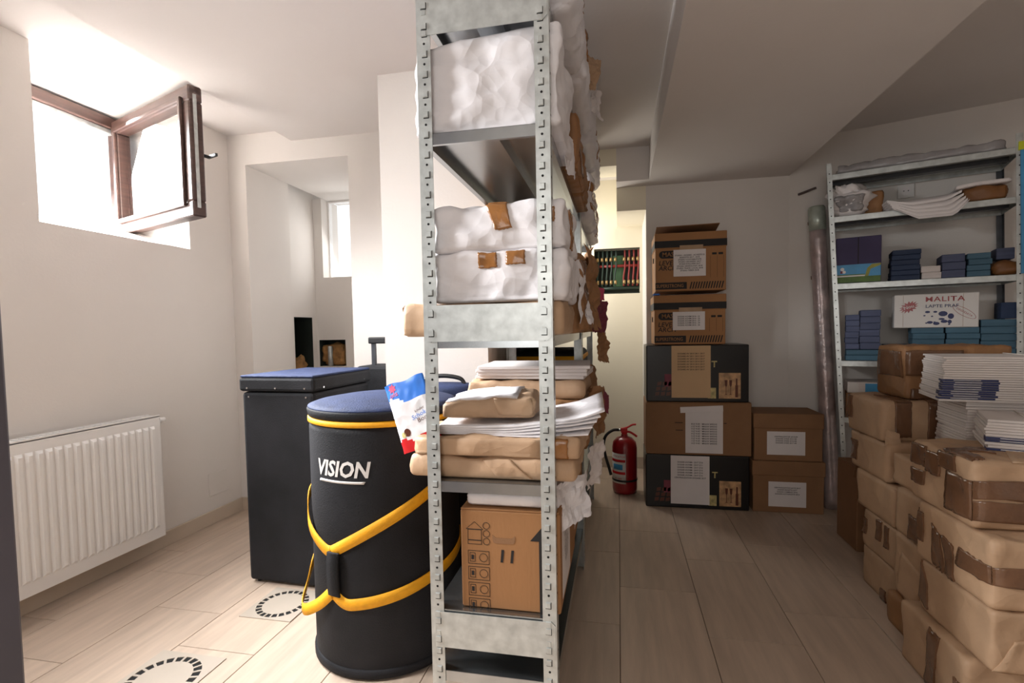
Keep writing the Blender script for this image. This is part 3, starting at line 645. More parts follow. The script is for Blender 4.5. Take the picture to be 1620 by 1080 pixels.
def strap(name, path, parent, wd=.036, m='yellow', th=.003, k=6):
    P = smoothpts([(t, z, o) for t, z, o in path], k); bm = bmesh.new(); n = len(P)-1
    def g(u, v):
        i = u*n; a = P[int(min(n, round(i)))]; b = P[min(n, int(round(i))+1)]; c = P[max(0, int(round(i))-1)]
        ds = (b.x-c.x)*math.pi/180*CR; dz = b.y-c.y; l = math.hypot(ds, dz) or 1
        nx, nz = -dz/l, ds/l; w = (v-.5)*wd
        return cyp(a.x+nx*w/CR*180/math.pi, a.y+nz*w, a.z)
    surf(bm, g, n, 2, th=th); return ob(name, bm, m, parent)
strap('carry_strap', [(-150, .56, .006), (-115, .55, .006), (-92, .53, .012), (-75, .46, .014), (-52, .405, .006), (-45, .398, .004)], vc)
strap('carry_strap', [(-44, .398, .004), (-38, .412, .004), (-6, .490, .006), (32, .575, .006), (70, .65, .005), (100, .7, .005)], vc)
strap('carry_strap', [(-130, .33, .008), (-100, .29, .012), (-88, .215, .03), (-72, .185, .045), (-58, .215, .02), (-46, .262, .006)], vc)
strap('carry_strap', [(-44, .268, .004), (-33, .242, .005), (-22, .245, .006), (5, .268, .007), (32, .297, .006), (55, .318, .005), (90, .35, .005)], vc)
strap('handle_wrap', [(-41, .262, .012), (-41, .30, .016), (-41, .36, .016), (-41, .40, .012)], vc, .045, 'nylon', .006)
for a, z in ((30, .573), (31, .297)):
    p, n = cyp(a, z, .006); bm = bmesh.new(); cyl(bm, p, p+n*.003, .006, 10); ob('rivet', bm, 'zincd', vc)
def wrapcase(th0, z0, sh=0):
    def f(p):
        return cyp(th0+p.x/CR*180/math.pi, z0+p.y, .0015)[0]
    return f
text('VISION', .068, vc, None, 'labelw', name='lettering', shear=.22, wrap=wrapcase(-35, .660), sx=.92, spacing=1.0, bold=.03)
bm = bmesh.new(); surf(bm, lambda u, v: cyp(-55+u*39+v*1.2, .618+.008*v, .0016), 16, 1, th=.001); ob('logo_bar', bm, 'labelw', vc)

def rivets(parent, pts, n, r=.004):
    n = Vector(n)
    for p in pts:
        bm = bmesh.new(); cyl(bm, p, Vector(p)+n*.002, r, 10); ob('rivet', bm, 'chrome', parent)
tc = empty('equipment_case', (-1.405, 2.10, 0), R(-2)); tag(tc, 'tall rectangular black case with riveted navy-topped lid', 'case')
hx, hy = .175, .225
ob('body', bev(boxes((-hx, hx, -hy, hy, .01, .835)), .014, 2), 'nylon', tc)
ld = ob('lid', bev(boxes((-hx-.008, hx+.008, -hy-.008, hy+.008, .838, .898)), .012, 2), 'nylon', tc)
ob('lid_top', bev(boxes((-hx-.004, hx+.004, -hy-.004, hy+.004, .897, .907)), .005, 2), 'navy', ld)
rivets(ld, [(-hx+.035, -hy-.008, .853), (hx-.035, -hy-.008, .853), (hx+.008, -hy+.07, .853) if False else (0.0, -hy-.008, .853)], (0, -1, 0))
rivets(tc, [(-hx+.035, -hy, .815), (hx-.035, -hy, .815)], (0, -1, 0))
rivets(ld, [(hx+.008, -hy+.06, .853), (hx+.008, hy-.06, .853)], (1, 0, 0))
bm = bmesh.new(); cyl(bm, (-hx+.03, -hy+.03, 0), (-hx+.03, -hy+.03, .012), .012); cyl(bm, (hx-.03, -hy+.03, 0), (hx-.03, -hy+.03, .012), .012); cyl(bm, (-hx+.03, hy-.03, 0), (-hx+.03, hy-.03, .012), .012); cyl(bm, (hx-.03, hy-.03, 0), (hx-.03, hy-.03, .012), .012); ob('feet', bm, 'rubber', tc)

tr = empty('trolley_case', (-1.20, 2.53, 0)); tag(tr, 'trolley case with raised handle behind the tall black case', 'case')
ob('body', bev(boxes((-.15, .15, -.11, .12, .03, .905)), .015, 2), 'nylon', tr)
for sx in (-.105, .085): ob('handle_rod', boxes((sx, sx+.02, -.02, 0, .9, 1.03)), 'zincd', tr)
ob('handle_grip', bev(boxes((-.12, .12, -.028, .008, 1.02, 1.055)), .006, 2), 'rubber', tr)
for sx in (-.12, .12):
    bm = bmesh.new(); cyl(bm, (sx-.012, .08, .03), (sx+.012, .08, .03), .03, 14); ob('wheel', bm, 'rubber', tr)

oc = empty('drum_case', (-.715, 1.995, 0)); tag(oc, 'narrow black case with navy lid between round case and pier', 'case')
bm = bmesh.new(); lathe(bm, [(.95, .0), (1, .02), (1, .80), (.98, .81)], 40, sx=.15, sy=.095); ob('body', bm, 'nylon', oc)
bm = bmesh.new(); lathe(bm, [(.98, .81), (1.03, .815), (1.03, .845), (.8, .862), (.1, .868)], 40, sx=.15, sy=.095); ob('lid', bm, 'navy', oc)
bm = bmesh.new(); tube(bm, smoothpts([(-.09, 0, .862), (-.07, 0, .885), (0, 0, .895), (.07, 0, .885), (.09, 0, .862)]), .009, 8); ob('handle', bm, 'rubber', oc)
bm = bmesh.new(); lathe(bm, [(1.0, .780), (1.02, .783), (1.02, .797), (1.0, .80)], 40, sx=.152, sy=.097); ob('yellow_piping', bm, 'yellow', oc)

# ---- sweets pouch leaning between the case and the shelf upright
pw_, ph_ = .125, .195
pch = empty('sweets_pouch', (-.525, 1.292, .762)); tag(pch, 'white, blue and red sweets pouch leaning on the second shelf', 'sweets bag')
pch.rotation_euler = (R(-4), R(-19), R(-4))
def pf(side):
    def g(u, v):
        b = (math.sin(math.pi*u)**.6)*(math.sin(math.pi*min(1, v*.93+.03))**.55)*.024*(1-.55*v)
        x = (u-.5)*pw_*(1-.03*math.sin(math.pi*v)); zz = v*ph_+.003*math.sin(u*9)*v
        return Vector((x, side*(b+.001)+.003*noise.noise(Vector((u*7, v*7, 3))), zz)), Vector((0, side, 0))
    return g
bm = bmesh.new()
def pouch_side(side):
    g = pf(side); nu, nv = 22, 30; V = [[bm.verts.new(g(i/nu, j/nv)[0]) for i in range(nu+1)] for j in range(nv+1)]
    for j in range(nv):
        for i in range(nu):
            f = bm.faces.new((V[j][i], V[j][i+1], V[j+1][i+1], V[j+1][i])); f.smooth = True
            u, v = (i+.5)/nu, (j+.5)/nv
            f.material_index = 1 if v < .17+.03*math.sin(u*11) else (2 if v > .78-.12*u+.02*math.sin(u*9) else 0)
pouch_side(-1); pouch_side(1); bmesh.ops.remove_doubles(bm, verts=bm.verts[:], dist=.0025)
ob('pouch', bm, ['white', 'redp', 'bluep'], pch)
def onp(u, v, off=.0014):
    p = pf(-1)(u, v)[0]; return p+Vector((0, -off, 0))
def wp(u0, v0, rot=0, s=1):
    c, q = math.cos(rot), math.sin(rot)
    return lambda p: onp(u0+(p.x*c-p.y*q)*s/pw_, v0+(p.x*q+p.y*c)*s/ph_)
text('kinder', .011, pch, None, 'choco', 'lettering', wrap=wp(.74, .53, R(8)))
text('Schoko-', .018, pch, None, 'bluep', 'lettering', wrap=wp(.76, .465, R(8)))
text('Bons', .018, pch, None, 'choco', 'lettering', wrap=wp(.78, .395, R(8)))
text('ons', .02, pch, None, 'redp', 'lettering', wrap=wp(.20, .83, R(10)))
for (u, v, r, k, nm) in ((.30, .27, .011, 'choco', 'printed_sweet'), (.18, .25, .008, 'photo2', 'printed_sweet'), (.19, .92, .014, 'pinkp', 'printed_burst')):
    bm = bmesh.new(); n = 14; vs = [bm.verts.new(onp(u+r*(1 if nm != 'printed_burst' or i % 2 else .6)*math.cos(2*math.pi*i/n)/pw_, v+r*(1 if nm != 'printed_burst' or i % 2 else .6)*math.sin(2*math.pi*i/n)/ph_, .0010)) for i in range(n)]
    bm.faces.new(vs); ob(nm, bm, k, pch)

# ================================================================== BACK WALL: boxes, extinguisher, pipes
YF = 3.11
def lines_label(parent, x0, x1, z0, z1, y, body, size, m='paper', roll=0, tilt_=0, line=1.1, dz=0):
    cx, cz = (x0+x1)/2, (z0+z1)/2
    bm = boxes((-(x1-x0)/2, (x1-x0)/2, -.0007, 0, -(z1-z0)/2, (z1-z0)/2))
    o = ob('paper_label', bm, m, parent, (cx, y, cz), (0, R(tilt_), 0))
    text(body, size, o, at(0, -.0012, dz, roll), 'ink', line=line, bold=.02)
    return o
def archive_box(label, x0, x1, z0, z1, body, d=.30, open_lid=False):
    o = empty('archive_box', ((x0+x1)/2, YF+d/2, z0)); tag(o, label, 'box')
    w_ = x1-x0; h_ = z1-z0; y = -d/2
    ob('body', bev(boxes((-w_/2+.004, w_/2-.004, -d/2+.004, d/2-.004, 0, h_-.05)), .003), 'card', o)
    l = ob('lid', bev(boxes((-w_/2, w_/2, -d/2, d/2, h_-.09, h_)), .003), 'card', o)
    ob('lid_stripe', boxes((-w_/2-.0006, w_/2+.0006, -d/2-.0006, d/2+.0006, h_-.085, h_-.045)), 'ink', l)
    ob('base_stripe', boxes((-w_/2+.0035, -.02, y+.0032, y+.004, .012, .052)), 'ink', o)
    text('SUPERSTRONG', .028, o, at(-.115, y+.0028, .031), 'card', sx=.82, bold=.01)
    bm = bmesh.new()
    for k in range(13): 
        xx = -.005+k*.0145; prism(bm, [(xx, .012), (xx+.007, .012), (xx+.017, .052), (xx+.010, .052)], lambda p, q: (p[0], y+.004-.0008*q, p[1]))
    ob('stripe_row', bm, 'ink', o)
    bm = bmesh.new(); r = .026; cx, cz = -.125, h_-.125; r = .022
    poly = [(cx+.03+r*math.cos(t), cz+r*math.sin(t)) for t in [R(-90+20*i) for i in range(10)]]+[(cx-.03+r*math.cos(t), cz+r*math.sin(t)) for t in [R(90+20*i) for i in range(10)]]
    prism(bm, poly, lambda p, q: (p[0], y+.004-.0008*q, p[1])); ob('logo_pill', bm, 'ink', o)
    text('MAS', .036, o, at(cx, y+.0028, cz), 'card', bold=.008); text('LEVER\nARCH', .038, o, at(-.128, y+.0028, h_-.19), 'ink', shear=.15, line=.8, bold=.012)
    bm = boxes((.12, .145, y+.0032, y+.004, h_-.135, h_-.123), (.155, .18, y+.0032, y+.004, h_-.135, h_-.123))
    for xx in (.11, .148, .183): bx(bm, xx, xx+.0012, y+.0034, y+.004, .075, h_-.14)
    ob('printed_marks', bm, 'ink', o)
    lines_label(o, -.095, .085, .085, h_-.10, y-.0007, body, .0115)
    ob('tape_strip', boxes((-.06, .07, y-.001, y-.0006, h_-.105, h_-.075)), 'clear', o)
    bm = bmesh.new(); cyl(bm, (-w_/2-.0006, 0, h_-.14), (-w_/2+.005, 0, h_-.14), .016, 14); ob('finger_hole', bm, 'hole', o)
    if open_lid:
        ob('loose_flap', bev(boxes((-.19, .165, -.27, 0, 0, .005)), .001), 'cardd', o, (0, .13, h_+.002), (R(-8), R(-1), 0))
    return o
archive_box('upper archive box with open dark lid and long typed label', .215, .617, 1.292, 1.632, 'STUDIU - DOSARE - ACHIZITII SI\nINVESTITII 2017 - 2018\nSTUDIU CONTABILITATE\nSTUDIU GEODEZIC 2017\nSTUDII EVALUARE 2017\nSTUDIU ARHEOLOGIC 2018\nSTUDIU TRAFIC LOCAL 2018\nSTUDIU TEREN 2018', open_lid=True)
archive_box('lower archive box with short typed label on black carton', .208, .614, .978, 1.27, 'DOSAR ACHIM 2016 - 31\nDOSAR ACHIM 2016 - 32\nDOSAR ACHIM 2016 - 33\nDOSAR ACHIM 2016 - 34\nDOSAR ACHIM 2016 - 35')
tag(ob('blue_cap', bev(boxes((-.02, .02, -.02, .02, 0, .012)), .004), 'bluep', None, (.225, 3.14, 1.2705)), 'small blue cap on top of the lower archive box', 'cap')
def black_carton(label, x0, x1, z0, z1, body, pm, d=.30, roll=0):
    o = empty('black_carton', ((x0+x1)/2, YF+d/2, z0)); tag(o, label, 'box'); w_ = x1-x0; h_ = z1-z0; y = -d/2
    ob('body', bev(boxes((-w_/2, w_/2, y, d/2, 0, h_)), .006, 2), 'blackbox', o)
    P = lambda nm, m, a, b, c, e, t=.0006: ob(nm, boxes((a, b, y-t, y, c, e)), m, o)
    P('printed_picture', 'photo', w_/2-.165, w_/2-.045, .022, .172)
    bm = bmesh.new()
    for cx in (w_/2-.125, w_/2-.10):
        prism(bm, [(cx-.008, .13), (cx+.008, .13), (cx+.006, .10), (cx+.0015, .09), (cx+.0015, .05), (cx+.008, .045), (cx-.008, .045), (cx-.0015, .05), (cx-.0015, .09), (cx-.006, .10)], lambda p, q: (p[0], y-.0006-.0005*q, p[1]))
    bx(bm, w_/2-.075, w_/2-.06, y-.0011, y-.0006, .03, .10); bx(bm, w_/2-.072, w_/2-.063, y-.0011, y-.0006, .1, .14)
    ob('printed_glasses', bm, 'choco', o)
    P('printed_picture', 'photo2', w_/2-.225, w_/2-.18, .022, .085); P('printed_picture', 'maroon', -w_/2+.105, -w_/2+.15, .09, .165)
    bm = bmesh.new()
    for i in range(3):
        for j in range(3):
            cx = -w_/2+.05+.032*i+.006*j; cz = .035+.03*j; prism(bm, [(cx, cz), (cx+.024, cz+.004), (cx+.027, cz+.026), (cx+.003, cz+.022)], lambda p, q: (p[0], y-.0006*q, p[1]))
    ob('printed_tablets', bm, 'choco', o)
    text('T', .05, o, at(w_/2-.19, y-.0008, h_-.115), 'photo2', bold=.03)
    lines_label(o, -w_/2+.145, -w_/2+.365, .025, h_-.004, y-.0014, body, .0125, pm, roll, line=1.25, dz=.06)
    return o
DS = '\n'.join('DOSAR AV/NM - 2017 Z1%d' % k for k in range(6))
black_carton('upper glossy black carton with a tan typed sheet', .163, .738, .638, .975, '\n'.join('DOSARE AV 20%d 20%d 2017' % (k, k+1) for k in range(10, 17)), 'tanpaper')
black_carton('bottom glossy black carton with a white typed sheet', .157, .742, .0, .320, DS+'\nCENTRALIZATOR DOSARE 2017', 'paper')
# brown carton between the two black ones
cb, w_, d_, h_ = carton('plain_carton', 'wide plain brown carton between the two black cartons', .160, .753, YF, YF+.30, .322, .636, 'cardd')
lines_label(cb, -.07, .14, .012, .285, -d_/2-.0007, '\n'.join('DOSAR AV/NM - 2016 Z1%d' % k for k in range(9)), .0125, 'paper', R(180), line=1.15, dz=-.02)
ob('crumpled_corner', bev(boxes((-.085, .155, -.003, 0, .255, .29)), .001), 'paper', cb, (0, -d_/2-.0007, 0), (0, R(-3), 0))
ob('tape_strip', boxes((-.11, .17, -d_/2-.0012, -d_/2-.0005, .235, .30)), 'clear', cb) if False else None
bm = boxes((-.13, -.085, -d_/2-.0005, -d_/2+.001, .19, .194), (-.125, -.085, -d_/2-.0005, -d_/2+.001, .145, .149), (.145, .16, -d_/2-.0005, -d_/2+.001, .19, .194)); ob('printed_marks', bm, 'ink', cb)
def lidded_box(label, x0, x1, z0, z1, body, d=.26, lab=(-.085, .11, .06, .20), front_fold=False):
    o = empty('lidded_box', ((x0+x1)/2, YF+d/2, z0)); tag(o, label, 'box'); w_ = x1-x0; h_ = z1-z0; y = -d/2
    ob('body', bev(boxes((-w_/2+.005, w_/2-.005, y+.005, d/2-.005, 0, h_-.03)), .003), 'cardd', o)
    ob('lid', bev(boxes((-w_/2, w_/2, y, d/2, h_-.085, h_)), .003), 'cardd', o)
    if front_fold:
        bm = bmesh.new(); prism(bm, [(-w_/2+.02, h_-.002), (w_/2-.02, h_-.002), (w_/2-.045, h_-.075), (-w_/2+.045, h_-.075)], lambda p, q: (p[0], y-.002*q, p[1])); ob('lid_tongue', bm, 'cardd', o)
    lines_label(o, *lab, y+.0042, body, .0105, line=1.15, dz=.02)
    return o
lidded_box('upper small brown lidded box beside the carton stack', .763, 1.135, .302, .575, 'CENTRALIZATOR 2015 AV\nDOSARE AVIZE 2015 A4\nDOSARE AVIZE 2016 A4\nDOSARE AVIZE 2017 A4', front_fold=True, lab=(-.112, .09, .035, .17))
lidded_box('lower small brown lidded box standing on the floor', .758, 1.145, .0, .300, 'CENTRALIZATOR NOTE 2017\nDOSAR RECEPTII 2017\nDOSAR COMENZI 2016\nDOSARE AUTORIZATII 2016', lab=(-.105, .095, .035, .18))

# fire extinguisher
fe = empty('fire_extinguisher', (.035, 3.365, 0)); tag(fe, 'red fire extinguisher with black hose standing on the floor', 'fire extinguisher')
bm = bmesh.new(); lathe(bm, [(.062, 0), (.076, .008), (.08, .03), (.08, .30), (.074, .335), (.05, .362), (.022, .372), (.02, .385)], 36); ob('cylinder', bm, 'red', fe)
bm = bmesh.new(); lathe(bm, [(.08, .085), (.0825, .087), (.0825, .097), (.08, .099)], 36); ob('strap_ring', bm, 'rubber', fe)
bm = bmesh.new(); cyl(bm, (0, 0, .375), (0, 0, .405), .018, 14); bx(bm, -.022, .02, -.012, .012, .395, .425); ob('valve', bm, 'redp', fe)
bm = bmesh.new(); tube(bm, smoothpts([(-.015, 0, .42), (.02, 0, .43), (.05, 0, .447), (.075, 0, .45)]), .006); ob('lever', bm, 'redp', fe)
bm = bmesh.new(); tube(bm, smoothpts([(-.01, 0, .40), (.03, 0, .40), (.06, 0, .385), (.08, 0, .37)]), .007); ob('carry_handle', bm, 'redp', fe)
bm = bmesh.new(); cyl(bm, (-.022, 0, .412), (-.036, 0, .412), .009, 10); ob('hose_nut', bm, 'chrome', fe)
bm = bmesh.new(); tube(bm, smoothpts([(-.036, 0, .412), (-.075, -.01, .41), (-.12, -.02, .375), (-.135, -.02, .31), (-.12, -.02, .23), (-.1, -.03, .165), (-.088, -.04, .12)]), .0095); ob('hose', bm, 'rubber', fe)
def curve_label(parent, name, m, a0, a1, z0, z1, r=.0806):
    bm = bmesh.new(); surf(bm, lambda u, v: (Vector((r*math.cos(R(a0+(a1-a0)*u)), r*math.sin(R(a0+(a1-a0)*u)), z0+(z1-z0)*v)), Vector((math.cos(R(a0+(a1-a0)*u)), math.sin(R(a0+(a1-a0)*u)), 0))), 12, 1, th=.0005); return ob(name, bm, m, parent)
lb = curve_label(fe, 'label_sticker', 'labelw', -170, -85, .075, .27)
curve_label(lb, 'label_band', 'redp', -170, -88, .215, .232, .0809); curve_label(lb, 'label_band', 'redp', -170, -88, .135, .152, .0809); curve_label(lb, 'label_print', 'skyp', -150, -100, .165, .20, .0809)
def exw(a, z, r=.0815): return lambda p: Vector((r*math.cos(R(a)+p.x/.08), r*math.sin(R(a)+p.x/.08), z+p.y))
text('STINGATOR', .017, lb, None, 'redp', 'label_text', wrap=exw(-122, .25)); text('P6 - ABC', .014, lb, None, 'redp', 'label_text', wrap=exw(-122, .107))

# heating manifold in the recess wall
mf = empty('pipe_manifold', (-.006, 4.04, 1.346)); tag(mf, 'heating manifold with red and green pipes in the recess wall', 'pipes')
ob('back_panel', boxes((-.17, .17, .02, .029, .004, .341)), 'cab', mf); ob('green_panel', boxes((-.03, .05, .012, .02, .06, .30)), 'greenpl', mf)
for zz, m in ((.215, 'pipeR'), (.045, 'pipeG')):
    bm = bmesh.new(); cyl(bm, (-.168, -.02, zz), (.168, -.02, zz), .012, 10); ob('manifold_bar', bm, m, mf)
for i in range(10):
    x = -.15+i*.0335
    if i == 5: continue
    bm = bmesh.new(); tube(bm, smoothpts([(x, -.03, .06), (x+.004*math.sin(i), -.035, .13), (x+.010, -.03, .21), (x+.010, -.03, .335)], 4), .0065, 8); ob('riser_pipe', bm, 'pipeR' if i > 4 else 'pipeG', mf)
    for zz in (.075, .25):
        bm = bmesh.new(); cyl(bm, (x+.004, -.034, zz), (x+.004, -.034, zz+.03), .0105, 8); ob('brass_fitting', bm, 'brass', mf)
for za in (.336, .002): ob('cabinet_edge', boxes((-.170, .170, -.075, -.07, za, za+.006)), 'cab', mf)

# leaning foil roll and a wooden stick by the rear shelf
fr0 = Vector((1.228, 3.235, .0)); fr1 = Vector((1.143, 3.285, 1.77)); dv = fr1-fr0; q = dv.to_track_quat('Z', 'Y')
fo = empty('foil_roll', fr0); fo.rotation_mode = 'QUATERNION'; fo.rotation_quaternion = q; tag(fo, 'tall silver foil roll leaning beside the rear shelf', 'foil roll')
n = dv.length; bm = bmesh.new()
lathe(bm, [(.043+.003*noise.noise(Vector((0, 0, k*1.7))), .004+(n-.14)*k/24) for k in range(25)], 20); ob('roll', bm, 'foil', fo)
bm = bmesh.new(); lathe(bm, [(.044, n-.14), (.0455, n-.08), (.045, n-.01), (.04, n)], 20); ob('green_end', bm, 'greenfoil', fo)
bm = boxes((-.02, .012, -.047, -.044, n-.10, n-.082), (-.012, .006, -.047, -.0435, n-.42, n-.40)); ob('tape_strip', bm, 'tape', fo)
bm = bmesh.new(); bx(bm, -.05, .05, -.006, .006, -.006, .006); o = ob('wooden_stick', bev(bm, .002), 'wood', None, (1.122, 3.375, 1.885), (0, R(-16), R(-20))); tag(o, 'short brown stick by the top corner of the rear shelf', 'stick')

# ================================================================== REAR SHELF ON THE ANGLED WALL
RZ = math.atan2(-.351, .936)
def RP(t, off, z): p = P0+D*t-Nn*off; return (p.x, p.y, z)
rs = empty('rear_shelf', RP(0, 0, 0), RZ); tag(rs, 'white-edged metal shelf standing against the angled right wall', 'shelving')
RL = [.58, .885, 1.298, 1.655, 1.88]
def lean(t0, t1):
    z0_, z1_ = .0, 1.94
    return lambda z: t0+(t1-t0)*(z-z0_)/(z1_-z0_)
LL = lean(.300, .196); LR = lean(1.01, .962)
def rpost(fn, y, mirror, fy):
    bm = bmesh.new(); s_ = -1 if mirror else 1
    def slab(xa, xb, ya, yb):
        a, b = min(xa*s_, xb*s_), max(xa*s_, xb*s_)
        v = bx(bm, a, b, ya, yb, 0, 1.94)
        for q in v: q.co.x += fn(q.co.z)
    slab(0, .024, y, y+fy*.002); slab(0, .002, y, y+fy*.034)
    z = .04
    while z < 1.92:
        cyl(bm, (fn(z)+s_*.012, y-fy*.0005, z), (fn(z)+s_*.012, y+fy*.0003, z), .0032, 8, mi=1); z += .045
    return bm
ob('upright', rpost(LL, -.352, False, 1), ['zinc', 'hole'], rs); ob('upright', rpost(LR, -.352, True, 1), ['zinc', 'hole'], rs)
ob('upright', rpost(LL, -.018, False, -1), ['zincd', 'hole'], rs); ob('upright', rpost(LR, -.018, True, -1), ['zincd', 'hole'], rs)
for z in RL:
    a, b = LL(z)+.004, LR(z)-.004
    o = ob('shelf_board', boxes((a, b, -.348, -.02, z-.002, z), (a, b, -.348, -.346, z-.028, z), (a, b, -.022, -.02, z-.028, z), (a, a+.002, -.348, -.02, z-.028, z), (b-.002, b, -.348, -.02, z-.028, z), (a, b, -.348, -.33, z-.029, z-.028)), 'zinc', rs)
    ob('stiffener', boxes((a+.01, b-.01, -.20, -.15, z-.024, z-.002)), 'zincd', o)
bm = bmesh.new(); v = bx(bm, 0, .02, -.36, -.353, 1.30, 1.90)
for q in v: q.co.x += LR(q.co.z)-.01
ob('edge_protector', bm, 'skyp', rs); ob('edge_cap', boxes((LR(1.9)-.016, LR(1.9)+.02, -.362, -.352, 1.862, 1.90)), 'neon', rs)
# wall socket
so = empty('wall_socket', RP(.573, 0, 1.775), RZ); tag(so, 'white wall socket above the second rear board', 'socket')
ob('plate', bev(boxes((-.038, .038, -.012, 0, 0, .078)), .003), 'labelw', so); bm = bmesh.new(); cyl(bm, (0, -.013, .039), (0, -.010, .039), .022, 20); ob('insert', bm, 'paper', so)
bm = bmesh.new(); [cyl(bm, (x, -.0135, .039), (x, -.0128, .039), .003, 8) for x in (-.01, .01)]; ob('pin_holes', bm, 'hole', so)

def rbox(name, label, cat, t0, t1, z0, z1, off1=.335, d=.16, m='teal', group=None, b=.002, skew=0):
    o = ob(name, bev(boxes((-(t1-t0)/2, (t1-t0)/2, -d/2, d/2, 0, z1-z0)), b), m, None, RP((t0+t1)/2, off1-d/2, z0), RZ+R(skew)); return tag(o, label, cat, group)
def rstack(name, labels, cat, t0, t1, z0, z1, n, m, group, d=.16, off1=.335, seed=0):
    """a stack of wrapped notebook packs; each pack is its own thing"""
    rn = random.Random(seed); h = (z1-z0)/n
    for k in range(n):
        dx = rn.uniform(-.003, .003)
        rbox(name, labels % (['lowest', 'second', 'third', 'fourth', 'fifth', 'sixth', 'seventh'][k] if k < n-1 else 'topmost'), cat, t0+dx+.001, t1+dx-.001, z0+k*h+.0004, z0+(k+1)*h-.0004, off1+rn.uniform(-.004, 0), d, m, group, .0025, rn.uniform(-1.2, 1.2))
# top board: film-wrapped bundle
def rparcel(name, label, cat, t0, t1, z0, z1, off1, d, m, **k):
    c = RP((t0+t1)/2, off1-d/2, z0); w = t1-t0
    return parcel(name, label, cat, c[0]-w/2, c[0]+w/2, c[1]-d/2, c[1]+d/2, z0, z1, m, rz=math.degrees(RZ)+k.pop('skew', 0), **k)
z = RL[4]+.001
rparcel('film_bundle', 'long grey film-wrapped bundle on top of the rear shelf', 'bundle', .24, .92, z, z+.05, .34, .28, 'film', seed=70, amp=.016, r=.02, step=.018)
z = RL[3]+.001
rparcel('paper_bag', 'crumpled white bag with grey contents on the rear shelf', 'bag', .225, .385, z, z+.17, .335, .17, 'paper', seed=71, amp=.04, r=.05, step=.012, fr=12, sheet=[('-y', (.1, .9, .12, .62), 'film')])
rparcel('brown_bag', 'small yellow-brown bag behind the crumpled white bag', 'bag', .375, .455, z, z+.135, .26, .10, 'kraftd', seed=72, amp=.014, r=.02)
# draped pile of white sheets curling over the board edge
for k in range(5):
    bm = bmesh.new()
    def g(u, v, kk=k):      # u along the board, v from the back to past the front edge
        y = .22-.235*v-.010*(4-kk)*v*v; dr = -.75*max(0, v-.70)**2*(1-.15*kk)*min(1, u/.35)*(1 if u < .82 else max(0, (1-u)/.18))
        zz = .004+.0135*kk+dr+.004*math.sin(u*3+kk)
        return Vector(((u-.5)*.29+(v-.5)*.05, y, zz)), Vector((0, 0, 1))
    surf(bm, g, 14, 16, th=.003 if k == 0 else .011)
    o = ob('paper_ream', bm, 'paper', None, RP(.610-.006*k, .325, z), RZ-R(2)); tag(o, ['lowest', 'second', 'third', 'fourth', 'topmost'][k]+' white sheet pile drooping over the rear shelf edge', 'papers', 'drooping sheet piles on the rear shelf')
rparcel('brown_pack', 'brown wrapped pack at the right of the rear shelf', 'parcel', .765, .925, z, z+.072, .335, .2, 'brownbag', seed=74, amp=.014, r=.025, step=.014)
rparcel('paper_ream', 'flat white sheets lying on the brown wrapped pack', 'papers', .735, .935, z+.074, z+.094, .34, .2, 'paper', seed=75, amp=.004, r=.006, warp=lambda p: Vector((p.x, p.y, p.z-.12*max(0, -p.x-.03))))
rparcel('brown_pack', 'small brown crumpled pack under the drooping sheets', 'parcel', .455, .475, z, z+.02, .2, .05, 'brownbag', seed=76, amp=.004)
# third board
z = RL[2]+.001
pb = empty('display_box', RP(.346, .245, z), RZ); tag(pb, 'purple box with beach picture on the rear shelf', 'box')
ob('body', bev(boxes((-.10, .10, -.085, .085, 0, .242)), .003), 'purple', pb); yy = -.0856
ob('centre_slit', boxes((-.002, .002, yy, -.085, .10, .24)), 'ink', pb)
pic = ob('picture', boxes((-.098, .098, yy, -.085, .003, .098)), 'skyp', pb)
ob('printed_lawn', boxes((-.098, .098, yy-.0005, yy, .003, .034)), 'greenp', pic); ob('printed_sand', boxes((-.098, .03, yy-.0005, yy, .034, .041)), 'paper', pic); ob('printed_horizon', boxes((-.098, .03, yy-.0005, yy, .041, .046)), 'greenp', pic)
bm = bmesh.new(); prism(bm, [(.03, .034), (.045, .034), (.055, .07), (.098, .088), (.098, .098), (.06, .095), (.04, .075)], lambda p, k: (p[0], yy-.0006*k, p[1])); ob('printed_palm', bm, 'palm', pic)
bm = bmesh.new()
for cx, cz, r in ((-.07, .075, .009), (-.062, .06, .008)): prism(bm, [(cx+r*math.cos(2*math.pi*i/12), cz+r*math.sin(2*math.pi*i/12)) for i in range(12)], lambda p, k: (p[0], yy-.0007*k, p[1]))
ob('printed_emblem', bm, 'labelw', pic); ob('printed_emblem', boxes((-.079, -.069, yy-.0012, yy-.0007, .053, .066)), 'maroon', pic)
rstack('notebook_pack', '%s navy notebook pack beside the purple box', 'notebooks', .487, .607, z, z+.155, 6, 'navyb', 'navy notebook packs on the rear shelf', seed=1)
rstack('notebook_pack', '%s of the two small grey packs with white edges', 'notebooks', .609, .687, z, z+.065, 2, 'page', 'small grey packs on the rear shelf', seed=2)
rstack('notebook_pack', '%s slate pack with white band next to the teal packs', 'notebooks', .69, .78, z, z+.115, 3, 'slate', 'slate packs on the third rear board', seed=3)
rstack('notebook_pack', '%s teal pack on the third rear board', 'notebooks', .784, .872, z, z+.112, 4, 'teal', 'teal packs on the third rear board', seed=4)
rparcel('brown_pack', 'torn brown pack at the right end of the third rear board', 'parcel', .876, .975, z, z+.075, .34, .18, 'brownbag', seed=77, amp=.018, r=.025, step=.012)
rbox('notebook_pack', 'small grey pack lying on the torn brown pack', 'notebooks', .893, .958, z+.077, z+.13, .30, .1, 'slate')
